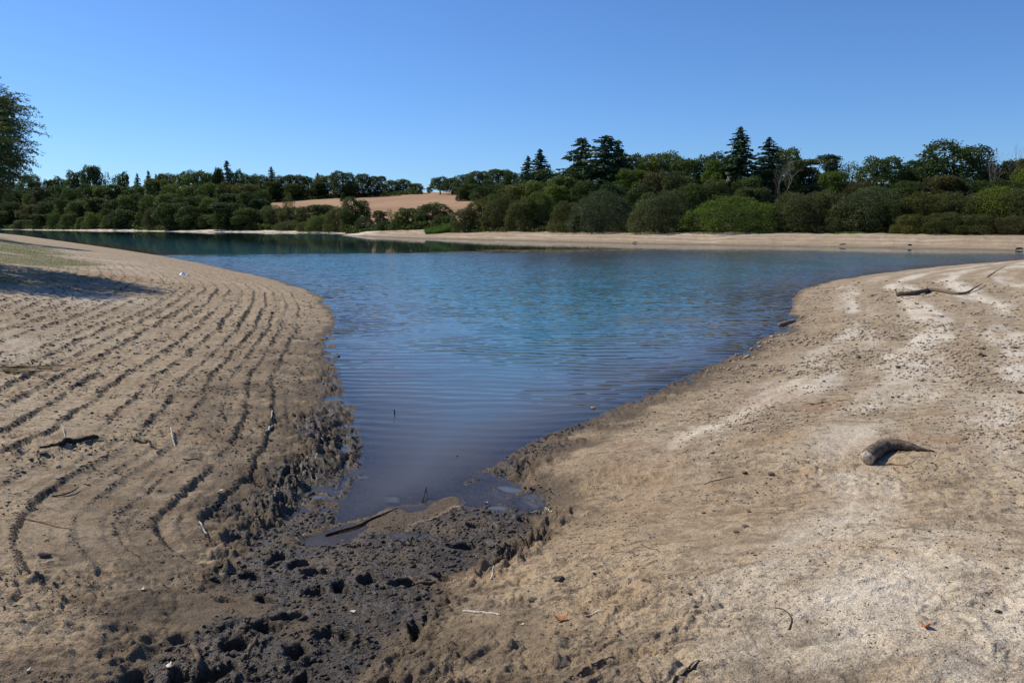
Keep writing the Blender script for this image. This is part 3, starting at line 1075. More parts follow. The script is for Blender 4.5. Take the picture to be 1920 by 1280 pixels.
def tree(key, px, ytop, wpx, Y, leaf='leaf_dark', name='tree', group=None, row=None, label=None, cat='tree', rot=None, zoff=0.0, ybase=None):
    p = PROTO[key]
    X = at_y(px, 400, Y)[0]
    gz = ground_z(X, Y) + zoff
    ztop = at_y(px, ytop, Y)[2]
    H = max(ztop - gz, 1.5)
    Rw = max(wpx * Y / F_PX / 2, 0.4)
    sz, sx = H / p['H'], Rw / p['R'] * 1.12
    root = bpy.data.objects.new(name, None)
    root.location = (X, Y, gz)
    root.scale = (sx, sx, sz)
    root.rotation_euler = (0, 0, rng.uniform(0, 6.28) if rot is None else rot)
    col.objects.link(root)
    root.empty_display_size = 0.5
    tk = link('trunk', p['trunk'], M[p['bark']], root)
    if p.get('bare'):
        link('branches', p['crown'], M[p['bark']], root)
    else:
        cr = link('crown', p['crown'], M[leaf], root)
        cr.material_slots[0].link = 'OBJECT'
        cr.material_slots[0].material = M[leaf]
    root['category'] = cat
    if group:
        root['group'] = group
    if label:
        root['label'] = label
    TREES.append(dict(o=root, px=px, ytop=ytop, Y=Y, row=row, leaf=leaf, key=key, label=label, w=wpx))
    return root


def interp(x, xs, ys):
    return float(np.interp(x, xs, ys))


# --- the wood on the left far shore -------------------------------------------------
def left_shore(px):
    return at(px, interp(px, [0, 60, 150, 250, 330, 420, 520, 600, 655], [430.5, 431.3, 432.4, 433, 434.5, 435, 436, 437, 438.5]))[1]


LW = 'trees of the left far wood'
shore_row = [(4, 396, 44, 'oak_c', 'leaf_dark'), (45, 412, 40, 'bush_b', 'leaf_olive'), (75, 402, 34, 'oak_b', 'leaf_dark'), (104, 400, 26, 'bush_a', 'leaf_mid'),
             (131, 398, 32, 'bush_d', 'leaf_olive'), (153, 407, 22, 'bush_b', 'leaf_mid'), (176, 398, 36, 'bush_a', 'leaf_mid'), (207, 403, 30, 'bush_b', 'leaf_mid'),
             (228, 392, 46, 'oak_a', 'leaf_dark'), (252, 412, 22, 'bush_a', 'leaf_dark'), (288, 388, 34, 'bush_d', 'leaf_brown'), (322, 380, 54, 'oak_c', 'leaf_dark'),
             (358, 386, 44, 'oak_a', 'leaf_dark'), (388, 402, 36, 'bush_d', 'leaf_dark'), (425, 380, 58, 'oak_b', 'leaf_dark'), (462, 390, 46, 'oak_c', 'leaf_dark'), (478, 410, 26, 'bush_b', 'leaf_olive')]
for px, yt, w, k, lf in shore_row:
    tree(k, px, yt, w, left_shore(px) + 13, lf, 'shore_bush', 'bushes along the left far shore', 'shore', cat='bush')
low_row = [(-15, 372, 50, 'oak_a', 'leaf_dark'), (22, 378, 46, 'oak_c', 'leaf_dark'), (58, 384, 40, 'oak_b', 'leaf_brown'), (90, 378, 42, 'oak_c', 'leaf_dark'),
           (122, 372, 42, 'oak_a', 'leaf_dark'), (150, 376, 40, 'tall_a', 'leaf_mid'), (185, 371, 42, 'tall_b', 'leaf_olive'), (165, 384, 30, 'oak_b', 'leaf_brown'), (218, 374, 44, 'oak_c', 'leaf_dark'),
           (248, 363, 54, 'oak_a', 'leaf_dark'), (288, 366, 50, 'oak_c', 'leaf_dark'), (318, 362, 46, 'tall_a', 'leaf_mid'), (345, 370, 40, 'oak_b', 'leaf_dark'),
           (372, 366, 46, 'tall_a', 'leaf_dark'), (400, 370, 44, 'oak_c', 'leaf_mid'), (432, 364, 48, 'tall_b', 'leaf_dark'), (468, 360, 50, 'oak_a', 'leaf_dark'), (486, 372, 34, 'oak_b', 'leaf_dark')]
for px, yt, w, k, lf in low_row:
    tree(k, px, yt, w, left_shore(px) + 30, lf, 'broadleaf_tree', LW, 'lower row')
mid_row = [(-5, 350, 50, 'oak_b', 'leaf_dark'), (35, 356, 46, 'oak_c', 'leaf_dark'), (70, 360, 44, 'oak_a', 'leaf_mid'), (82, 352, 34, 'tall_b', 'leaf_brown'), (112, 350, 44, 'tall_a', 'leaf_dark'),
           (140, 352, 42, 'oak_c', 'leaf_mid'), (172, 345, 40, 'tall_a', 'leaf_dark'), (196, 350, 36, 'oak_b', 'leaf_mid'), (222, 347, 40, 'tall_b', 'leaf_dark'), (255, 346, 44, 'oak_a', 'leaf_dark'),
           (298, 336, 44, 'oak_b', 'leaf_mid'), (325, 346, 44, 'oak_c', 'leaf_mid'), (358, 345, 48, 'oak_a', 'leaf_mid'), (395, 343, 50, 'oak_c', 'leaf_mid'),
           (432, 342, 50, 'oak_a', 'leaf_olive'), (470, 345, 54, 'oak_b', 'leaf_olive'), (492, 356, 34, 'oak_c', 'leaf_mid')]
for px, yt, w, k, lf in mid_row:
    tree(k, px, yt, w, left_shore(px) + 62, lf, 'broadleaf_tree', LW, 'middle row')
top_row = [(15, 340, 44, 'oak_a', 'leaf_dark'), (62, 328, 40, 'oak_c', 'leaf_mid'), (97, 337, 20, 'oak_b', 'leaf_dark'), (118, 332, 32, 'oak_a', 'leaf_mid'), (148, 321, 40, 'oak_c', 'leaf_dark'),
           (181, 311, 36, 'oak_b', 'leaf_dark'), (210, 323, 20, 'thin', 'leaf_mid'), (232, 323, 32, 'oak_a', 'leaf_dark'), (318, 326, 34, 'oak_b', 'leaf_olive'),
           (345, 322, 40, 'oak_a', 'leaf_mid'), (372, 320, 44, 'oak_c', 'leaf_mid'), (402, 324, 38, 'oak_b', 'leaf_dark'), (446, 319, 30, 'oak_a', 'leaf_dark'),
           (472, 327, 40, 'oak_c', 'leaf_dark'), (415, 315, 18, 'oak_b', 'leaf_dark')]
for px, yt, w, k, lf in top_row:
    tree(k, px, yt, w, left_shore(px) + 120, lf, 'broadleaf_tree', LW, 'skyline row')
for px, yt, w, k in [(262, 326, 24, 'spruce_b'), (283, 321, 26, 'spruce_b'), (297, 327, 22, 'spruce_a')]:
    tree(k, px, yt, w, left_shore(px) + 112, 'needle', 'conifer', 'small conifers on the left skyline', 'skyline conifer', cat='conifer')
tree('fir_broad', 430, 302, 24, left_shore(430) + 112, 'needle_olive', 'conifer', None, None, 'tall pointed conifer standing well above the skyline of the left wood', 'conifer')

# --- trees along the top edge of the stubble field ----------------------------------
FT = 'trees along the top of the stubble field'
for px, yt, w, k, lf, Y in [(492, 329, 36, 'oak_a', 'leaf_dark', 520), (532, 330, 34, 'oak_c', 'leaf_dark', 520), (556, 328, 34, 'oak_b', 'leaf_olive', 525),
                            (580, 331, 32, 'oak_a', 'leaf_dark', 520), (611, 329, 38, 'oak_c', 'leaf_olive', 520), (596, 342, 30, 'oak_b', 'leaf_dark', 512),
                            (645, 321, 46, 'oak_a', 'leaf_dark', 508), (681, 326, 34, 'oak_c', 'leaf_dark', 505), (709, 330, 30, 'oak_b', 'leaf_dark', 503),
                            (735, 338, 28, 'oak_a', 'leaf_mid', 520), (757, 336, 28, 'oak_c', 'leaf_dark', 525), (780, 344, 26, 'oak_b', 'leaf_mid', 515),
                            (512, 340, 30, 'oak_b', 'leaf_dark', 512), (660, 340, 26, 'oak_c', 'leaf_dark', 520), (550, 344, 34, 'oak_c', 'leaf_dark', 512)]:
    tree(k, px, yt, w, Y, lf, 'broadleaf_tree', FT, 'field edge')
tree('spruce_b', 512, 313, 26, 525, 'needle_olive', 'conifer', None, None, 'narrow pointed conifer on the skyline at the left end of the field', 'conifer')
tree('spruce_a', 598, 325, 22, 528, 'needle_olive', 'conifer', None, None, 'slim pale conifer rising from the middle of the trees above the field', 'conifer')
tree('thin', 630, 320, 12, 528, 'needle', 'tree', None, None, 'thin wispy tree peeping over the skyline just left of the big field oak')
tree('oak_b', 806, 351, 10, 520, 'leaf_dark', 'tree', None, None, 'tiny lone round tree on the bare skyline in the gap')
tree('oak_open', 826, 331, 31, 490, 'leaf_dark', 'tree', None, None, 'open branched dark tree beside the gap at the right end of the field')
tree('bush_b', 644, 361, 9, 470, 'leaf_dark', 'bush', None, None, 'small dark bush alone in the middle of the stubble field', 'bush')

FR = 'trees on the hill right of the field'
for px, yt, w, k, lf, Y in [(848, 334, 34, 'oak_c', 'leaf_dark', 470), (872, 326, 44, 'oak_a', 'leaf_dark', 450), (900, 321, 46, 'oak_c', 'leaf_dark', 440), (935, 318, 46, 'oak_b', 'leaf_mid', 430),
                            (962, 322, 44, 'oak_a', 'leaf_dark', 420), (985, 330, 40, 'oak_c', 'leaf_dark', 400), (880, 345, 36, 'oak_b', 'leaf_dark', 400), (905, 350, 40, 'oak_a', 'leaf_dark', 370),
                            (938, 345, 44, 'oak_c', 'leaf_dark', 360), (968, 348, 40, 'oak_b', 'leaf_mid', 350), (870, 356, 26, 'bush_a', 'leaf_dark', 400)]:
    tree(k, px, yt, w, Y, lf, 'broadleaf_tree', FR, 'right hill')

# --- trees and bushes between the field and the water -------------------------------
FB = 'trees between the field and the water'
for px, yt, w, k, lf, nm, dY in [(512, 378, 50, 'bush_d', 'leaf_willow', 'willow_bush', 12), (545, 381, 46, 'oak_c', 'leaf_olive', 'broadleaf_tree', 20), (580, 378, 46, 'oak_a', 'leaf_dark', 'broadleaf_tree', 22),
                                 (607, 377, 40, 'oak_b', 'leaf_dark', 'broadleaf_tree', 24), (635, 381, 48, 'bush_d', 'leaf_olive', 'willow_bush', 12), (600, 396, 46, 'bush_a', 'leaf_mid', 'willow_bush', 10),
                                 (665, 368, 48, 'oak_open', 'leaf_dark', 'broadleaf_tree', 14), (683, 405, 34, 'bush_b', 'leaf_dark', 'willow_bush', 8), (655, 404, 34, 'bush_a', 'leaf_olive', 'willow_bush', 8),
                                 (545, 406, 50, 'bush_c', 'leaf_willow', 'willow_bush', 8), (713, 393, 26, 'tall_b', 'leaf_olive', 'broadleaf_tree', 12), (735, 390, 20, 'thin', 'leaf_brown', 'broadleaf_tree', 14),
                                 (764, 388, 42, 'oak_c', 'leaf_dark', 'broadleaf_tree', 10), (747, 405, 26, 'bush_b', 'leaf_dark', 'willow_bush', 7), (812, 378, 58, 'oak_open', 'leaf_dark', 'broadleaf_tree', 14),
                                 (790, 400, 28, 'bush_d', 'leaf_dark', 'willow_bush', 8), (838, 402, 26, 'oak_b', 'leaf_dark', 'broadleaf_tree', 10), (720, 412, 34, 'bush_a', 'leaf_dark', 'willow_bush', 6),
                                 (822, 398, 24, 'thin', 'leaf_brown', 'broadleaf_tree', 6), (575, 408, 36, 'bush_b', 'leaf_olive', 'willow_bush', 7), (498, 396, 34, 'bush_a', 'leaf_dark', 'willow_bush', 14)]:
    base = interp(px, [480, 655, 700, 760, 850], [310, 245, 225, 205, 190])
    tree(k, px, yt + (7 if px < 650 else 2), w, base + dY, lf, nm, FB, 'field foot', cat='bush' if nm == 'willow_bush' else 'tree')
tree('thin', 541, 361, 22, 300, 'leaf_olive', 'sapling', None, None, 'small pointed sapling sticking up into the left end of the field')


# --- the right bank -------------------------------------------------------------------
def right_top(px):
    return at(px, interp(px, [640, 720, 800, 900, 1060, 1240, 1500, 1740, 1920], [441.5, 444.5, 447, 449.5, 453, 457.5, 461.5, 465.5, 469.5]))[1] + 15


RF = 'willow bushes along the right bank'
for px, yt, w, k, lf, dY, lab in [
        (872, 390, 48, 'bush_a', 'leaf_willow', 4, 'pale grey-green bush at the left end of the right bank beside the grass'),
        (902, 372, 56, 'bush_d', 'leaf_olive', 8, 'olive bush leaning over the second place on the right bank'),
        (940, 362, 62, 'bush_a', 'leaf_olive', 8, 'broad olive willow where the right bank wood begins to climb'),
        (982, 372, 60, 'bush_d', 'leaf_olive', 6, 'round willow left of the dead brushwood on the right bank'),
        (1012, 360, 60, 'bush_b', 'leaf_mid', 10, 'mid green shrub just left of the yellow-green tree on the right bank'),
        (1062, 378, 56, 'bush_d', 'leaf_olive', 4, 'dull olive shrub left of the first dome willow'),
        (1128, 357, 100, 'bush_c', 'leaf_willow', 5, 'wide dome shaped willow below the broad dark firs'),
        (1240, 357, 98, 'bush_a', 'leaf_willow', 4, 'smooth grey-green dome willow standing alone by the sand'),
        (1372, 367, 152, 'bush_c', 'leaf_bright', 4, 'very wide bright yellow-green willow with a flat rounded top'),
        (1492, 362, 88, 'bush_a', 'leaf_willow', 6, 'tall grey-green willow right of the wide bright one'),
        (1545, 358, 84, 'bush_d', 'leaf_olive', 9, 'olive willow with a bright rounded top before the pine'),
        (1585, 380, 60, 'bush_b', 'leaf_olive', 5, 'low olive shrub right of the two joined willows'),
        (1628, 350, 118, 'bush_a', 'leaf_willow', 7, 'big round willow above the strip of green grass'),
        (1672, 372, 66, 'bush_d', 'leaf_dark', 5, 'dark shrub on the right shoulder of the big round willow'),
        (1735, 362, 110, 'bush_d', 'leaf_olive', 6, 'olive willow at the start of the dense thicket on the right'),
        (1800, 360, 110, 'bush_a', 'leaf_olive', 8, 'olive willow in the middle of the dense right thicket'),
        (1868, 350, 120, 'bush_c', 'leaf_bright', 9, 'tall yellow-green willow in the right thicket'),
        (1925, 352, 110, 'bush_d', 'leaf_olive', 7, 'dark olive willow cut by the right edge of the picture'),
        (1712, 402, 60, 'bush_b', 'leaf_olive', 1, 'low front shrub at the left foot of the right thicket'),
        (1770, 398, 74, 'bush_a', 'leaf_olive', 1, 'low front shrub in the centre foot of the right thicket'),
        (1835, 402, 76, 'bush_b', 'leaf_olive', 1, 'low front shrub under the tall yellow-green willow'),
        (1900, 405, 70, 'bush_a', 'leaf_brown', 1, 'brownish low shrub at the far right foot of the thicket')]:
    tree(k, px, yt, w, right_top(px) + dY, lf, 'willow_bush', RF, None, lab, 'bush')

RM = 'broadleaf trees of the right bank wood'
for px, yt, w, k, lf, dY, lab in [
        (1000, 340, 70, 'oak_c', 'leaf_mid', 34, 'green tree just below the pair of dark conifers at the left of the right wood'),
        (960, 345, 60, 'oak_a', 'leaf_olive', 30, 'olive tree at the left slope of the right wood'),
        (1032, 318, 70, 'tall_a', 'leaf_dark', 40, 'dark tall tree between the conifer pair and the broad firs'),
        (1050, 332, 56, 'tall_b', 'leaf_mid', 26, 'dusky tree before the gap left of the broad firs'),
        (1040, 348, 48, 'oak_b', 'leaf_bright', 16, 'yellow-green tree low at the left of the right wood'),
        (1078, 312, 60, 'oak_a', 'leaf_dark', 42, 'dark tree at the foot of the left fir'),
        (1180, 288, 56, 'oak_c', 'leaf_dark', 62, 'dark rounded tree on the skyline right beside the broad firs'),
        (1212, 290, 66, 'oak_a', 'leaf_mid', 55, 'green skyline tree, second right of the broad firs'),
        (1250, 286, 72, 'oak_c', 'leaf_mid', 60, 'broad skyline tree midway between the firs and the tallest spruce'),
        (1290, 298, 60, 'oak_b', 'leaf_mid', 56, 'lower skyline tree in the dip left of the tallest spruce'),
        (1328, 287, 64, 'oak_a', 'leaf_dark', 58, 'skyline tree touching the left side of the tallest spruce'),
        (1185, 318, 60, 'oak_b', 'leaf_bright', 40, 'yellowish tree halfway up the wood right of the firs'),
        (1228, 322, 60, 'oak_c', 'leaf_brown', 38, 'brown tinged tree halfway up behind the dome willow'),
        (1205, 348, 60, 'oak_a', 'leaf_dark', 22, 'dark tree in the shade between the two dome willows'),
        (1272, 325, 66, 'oak_a', 'leaf_olive', 36, 'olive tree halfway up the wood above the smooth dome willow'),
        (1300, 345, 60, 'oak_c', 'leaf_dark', 24, 'dark tree behind the left end of the wide bright willow'),
        (1345, 299, 54, 'oak_b', 'leaf_bright', 44, 'vivid light green tree at the left foot of the tallest spruce'),
        (1340, 338, 56, 'oak_c', 'leaf_olive', 28, 'dusky tree below the vivid light green one'),
        (1400, 330, 62, 'oak_a', 'leaf_dark', 34, 'dark tree below the tallest spruce'),
        (1412, 352, 60, 'oak_b', 'leaf_olive', 22, 'dull tree behind the top of the wide bright willow'),
        (1468, 277, 56, 'oak_c', 'leaf_mid', 66, 'green topped tree rising behind the grey bare tree'),
        (1440, 318, 50, 'oak_b', 'leaf_dark', 46, 'dark tree left of the grey bare tree'),
        (1490, 325, 52, 'oak_a', 'leaf_dark', 42, 'dark tree right of the grey bare tree'),
        (1562, 322, 50, 'oak_b', 'leaf_bright', 30, 'rounded yellow-green tree right of the dark pine'),
        (1606, 340, 50, 'oak_c', 'leaf_brown', 28, 'brownish tree below the thin skyline trees'),
        (1648, 294, 78, 'oak_c', 'leaf_dark', 44, 'round dark oak standing clear against the sky'),
        (1692, 318, 52, 'oak_a', 'leaf_dark', 50, 'dark tree in the dip between the round oak and the big oak'),
        (1722, 300, 66, 'oak_b', 'leaf_dark', 48, 'oak shoulder on the left of the biggest oak'),
        (1778, 264, 118, 'oak_open', 'leaf_dark', 46, 'biggest spreading oak on the right skyline'),
        (1700, 340, 66, 'oak_c', 'leaf_dark', 28, 'dark tree behind the start of the right thicket'),
        (1760, 330, 70, 'oak_b', 'leaf_brown', 30, 'brownish dark tree under the biggest oak'),
        (1815, 335, 66, 'oak_a', 'leaf_dark', 30, 'dark tree below the two bare dead trees'),
        (1862, 308, 64, 'oak_c', 'leaf_dark', 50, 'dark rounded tree behind the bare dead trees'),
        (1900, 298, 58, 'oak_b', 'leaf_olive', 46, 'olive tree on the skyline near the right edge'),
        (1925, 312, 60, 'oak_c', 'leaf_bright', 34, 'yellow-green tree at the right edge above the thicket'),
        (1880, 335, 60, 'oak_a', 'leaf_olive', 28, 'olive tree rising just above the right thicket'),
        (1096, 338, 54, 'oak_c', 'leaf_dark', 24, 'dark tree behind the first dome willow, at its left'),
        (1150, 342, 56, 'oak_a', 'leaf_dark', 24, 'dark tree behind the first dome willow, at its right')]:
    tree(k, px, yt, w, right_top(px) + dY, lf, 'broadleaf_tree', RM, None, lab)
for px, yt, w, k, lf, dY, lab in [
        (1012, 281, 64, 'spruce_a', 'needle', 52, 'dark full conifer, the right one of the pair at the left of the right wood'),
        (990, 294, 50, 'spruce_b', 'needle', 56, 'narrow conifer, the left one of the pair at the left of the right wood'),
        (1089, 260, 80, 'fir_broad', 'needle', 48, 'ragged fir with a pointed tip left of the broad dark fir'),
        (1134, 256, 112, 'fir_broad', 'needle', 44, 'broadest darkest fir with a wide ragged crown'),
        (1157, 265, 64, 'spruce_b', 'needle', 50, 'fir leaning out on the right of the broad dark fir'),
        (1382, 240, 84, 'spruce_a', 'needle', 44, 'tallest spruce with clear tiered branches'),
        (1436, 259, 76, 'spruce_b', 'needle', 56, 'shorter spruce right of the tallest one')]:
    tree(k, px, yt, w, right_top(px) + dY, lf, 'conifer', 'conifers of the right bank wood', None, lab, 'conifer')
tree('pine', 1518, 298, 84, right_top(1518) + 44, 'needle_olive', 'pine_tree', None, None, 'dark pine with flat layered branches right of the grey bare tree')
tree('pine', 1544, 291, 44, right_top(1544) + 56, 'needle', 'pine_tree', None, None, 'small dark pine top on the skyline behind the layered pine')
tree('thin', 1566, 294, 36, right_top(1566) + 60, 'leaf_olive', 'tree', None, None, 'see-through thin tree on the skyline, left one of two beside the round oak')
tree('thin', 1594, 303, 48, right_top(1594) + 54, 'leaf_olive', 'tree', None, None, 'see-through thin tree on the skyline, right one of two beside the round oak')
tree('bare_fan', 1464, 292, 66, right_top(1464) + 38, None, 'bare_tree', None, None, 'grey leafless tree with many fine upright branches before the dark wood', 'bare tree')
tree('bare_a', 1828, 273, 30, right_top(1828) + 44, None, 'bare_tree', None, None, 'dead leafless tree close to the right side of the biggest oak', 'bare tree')
tree('bare_b', 1856, 276, 56, right_top(1856) + 40, None, 'bare_tree', None, None, 'forked dead leafless tree with spreading arms against the sky', 'bare tree')
tree('bare_a', 1908, 266, 40, right_top(1908) + 44, None, 'bare_tree', None, None, 'dead leafless tree beside the right edge of the picture', 'bare tree')

tree('bare_fan', 1036, 411, 40, right_top(1036) + 2.5, None, 'dead_bush', None, None, 'low grey dead brushwood at the top of the sand below the olive shrubs', 'dead bush')
tree('bare_fan', 1612, 421, 44, right_top(1612) + 5, None, 'dead_bush', None, None, 'low grey dead brush under the big round willow', 'dead bush')

# labels for the rows: counted from the left
ORD = ['first', 'second', 'third', 'fourth', 'fifth', 'sixth', 'seventh', 'eighth', 'ninth', 'tenth', 'eleventh', 'twelfth', 'thirteenth', 'fourteenth', 'fifteenth',
       'sixteenth', 'seventeenth', 'eighteenth', 'nineteenth', 'twentieth', 'twenty-first', 'twenty-second']
TONE = {'leaf_dark': 'dark green', 'leaf_mid': 'mid green', 'leaf_olive': 'olive green', 'leaf_willow': 'grey-green', 'leaf_bright': 'yellow-green', 'leaf_brown': 'brownish', 'needle': 'dark', 'needle_olive': 'olive'}
ROWTXT = {'shore': 'bush along the left far shore', 'lower row': 'tree in the lower row of the left wood', 'middle row': 'tree in the middle row of the left wood',
          'skyline row': 'tree on the skyline of the left wood', 'skyline conifer': 'small conifer on the left skyline', 'field edge': 'tree above the stubble field',
          'right hill': 'tree on the hill right of the field', 'field foot': 'growth between field and water'}
for rname, txt in ROWTXT.items():
    ts = sorted([t for t in TREES if t['row'] == rname], key=lambda t: t['px'])
    for n, t in enumerate(ts):
        noun = txt
        if rname == 'field foot':
            noun = ('bush' if t['o']['category'] == 'bush' else 'tree') + ' between the field and the water'
        t['o']['label'] = f"{TONE[t['leaf']]} {noun}, {ORD[n]} from the left"

# ------------------------------------------------------------------ undergrowth, grass
def tuft_quads(P, h, w, rg):
    n = len(P)
    a = rg.uniform(0, 6.28, n)
    lean = rg.normal(0, 0.35, (n, 2)) * h[:, None]
    dx, dy = np.cos(a) * w, np.sin(a) * w
    z = np.zeros(n)
    b0 = P + np.column_stack([-dx, -dy, z - 0.01])
    b1 = P + np.column_stack([dx, dy, z - 0.01])
    tip = P + np.column_stack([lean, h])
    v = np.stack([b0, b1, tip], 1).reshape(-1, 3)
    return v, np.arange(3 * n).reshape(n, 3)


rg = np.random.default_rng(55)
P = []
n = 30000
pxs = rg.uniform(845, 1960, n)
yt = np.array([right_top(p) for p in pxs])
dy = rg.uniform(2.0, 34, n) ** 1.0
dy = np.where(rg.random(n) < 0.45, rg.uniform(1.5, 7, n), dy)
U = np.column_stack([(pxs - 960) / F_PX * (yt + dy), yt + dy])
lump = fbm(U[:, 0], U[:, 1], 3.0, 3, 130)
U = U[lump > -0.15]
lump = lump[lump > -0.15]
uz = height(U[:, 0], U[:, 1], False)[0] + rg.random(len(U)) ** 1.3 * (0.5 + 1.6 * np.clip(lump + 0.2, 0, 1))
d = rg.normal(size=(len(U), 3))
d[:, 2] = np.abs(d[:, 2])
v, q = leaf_quads(np.column_stack([U, uz]), d, 0.42, rg, 0.6)
ug = link('undergrowth', mesh_np('undergrowth', v, q, None, False, None, {'tone': np.clip(0.5 + 0.3 * rg.normal(size=len(q)), 0, 1)}), M['leaf_olive'])
tag(ug, 'tangled low brambles under the trees of the right bank wood', 'undergrowth', None, 'stuff')
n = 26000
pxs = rg.uniform(-40, 850, n)
yt = np.array([left_shore(p) if p < 650 else interp(p, [650, 700, 760, 850], [240, 225, 205, 190]) for p in pxs])
dy = np.where(rg.random(n) < 0.4, rg.uniform(9, 16, n), rg.uniform(10, 60, n))
dy = np.where(pxs > 650, 4 + rg.uniform(0, 8, n), dy)
U = np.column_stack([(pxs - 960) / F_PX * (yt + dy), yt + dy])
lump = fbm(U[:, 0], U[:, 1], 6.0, 3, 131)
uz = height(U[:, 0], U[:, 1], False)[0] + rg.random(n) * (1.0 + 2.0 * np.clip(lump + 0.3, 0, 1))
d = rg.normal(size=(n, 3))
d[:, 2] = np.abs(d[:, 2])
v, q = leaf_quads(np.column_stack([U, uz]), d, 0.9, rg, 0.6)
ug = link('undergrowth', mesh_np('undergrowth', v, q, None, False, None, {'tone': np.clip(0.5 + 0.3 * rg.normal(size=len(q)), 0, 1)}), M['leaf_dark'])
tag(ug, 'dark low growth at the foot of the left far wood', 'undergrowth', None, 'stuff')


n = 9000
pxs = rg.uniform(485, 795, n)
yy = rg.uniform(503, 530, n)
U = np.column_stack([(pxs - 960) / F_PX * yy, yy])
uz = height(U[:, 0], U[:, 1], False)[0] + rg.random(n) * (2.0 + 1.5 * fbm(U[:, 0], U[:, 1], 8.0, 2, 132))
d = rg.normal(size=(n, 3))
d[:, 2] = np.abs(d[:, 2])
v, q = leaf_quads(np.column_stack([U, uz]), d, 1.0, rg, 0.6)
ug = link('hedge', mesh_np('hedge', v, q, None, False, None, {'tone': np.clip(0.5 + 0.3 * rg.normal(size=len(q)), 0, 1)}), M['leaf_dark'])
tag(ug, 'dark overgrown hedge along the top edge of the stubble field', 'hedge', None, 'stuff')


def blade_mat(name, c0, c1):
    return leaf_material(name, c0, c1, 0.35, 0.0)


M['reed'] = blade_mat('reed', (0.065, 0.115, 0.03), (0.135, 0.20, 0.06))
M['turf'] = blade_mat('turf', (0.075, 0.085, 0.028), (0.24, 0.22, 0.10))


def grass_patch(name, spots, n, h0, w0, mat, label, seed):
    rg = np.random.default_rng(seed)
    pts = []
    for (px0, px1, ya, yb) in spots:
        m = int(n / len(spots))
        px = rg.uniform(px0, px1, m)
        Y = ya + (yb - ya) * rg.random(m)
        pts.append(np.column_stack([(px - 960) / F_PX * Y, Y]))
    U = np.vstack(pts)
    z = height(U[:, 0], U[:, 1])[0]
    ok = z > 0.02
    U, z = U[ok], z[ok]
    h = h0 * rg.uniform(0.5, 1.3, len(U)) * np.clip(0.8 + 0.9 * fbm(U[:, 0], U[:, 1], 2.0, 3, seed), 0.2, 1.6)
    v, t = tuft_quads(np.column_stack([U, z]), h, w0, rg)
    o = link(name, mesh_np(name, v, None, t, False, None, {'tone': np.clip(0.5 + 0.28 * rg.normal(size=len(t)), 0, 1)}), M[mat])
    return tag(o, label, 'grass', None, 'stuff')


grass_patch('reeds', [(800, 855, right_top(830) + 1, right_top(830) + 9)], 6000, 1.3, 0.09, 'reed', 'bright green reeds at the left tip of the right bank', 61)
grass_patch('grass', [(1415, 1480, right_top(1440) - 1.5, right_top(1440) + 3), (1560, 1650, right_top(1600) - 1, right_top(1600) + 4), (1600, 1645, right_top(1600) + 1, right_top(1600) + 5)],
            9000, 0.22, 0.05, 'reed', 'strips of short green grass at the top of the right sand', 62)
U = np.column_stack([rg.uniform(-48, -9, 60000), rg.uniform(15, 62, 60000)])
_, mk = height(U[:, 0], U[:, 1])
gsel = (mk['grass'] + 0.35 * fbm(U[:, 0], U[:, 1], 1.3, 3, 140)) > 0.45
U = U[gsel]
z = height(U[:, 0], U[:, 1])[0]
v, t = tuft_quads(np.column_stack([U, z]), rg.uniform(0.02, 0.075, len(U)), 0.012, rg)
o = link('grass', mesh_np('bank_grass', v, None, t, False, None, {'tone': np.clip(0.5 + 0.28 * rg.normal(size=len(t)), 0, 1)}), M['turf'])
tag(o, 'short dry grass on top of the left bank under the tree', 'grass', None, 'stuff')


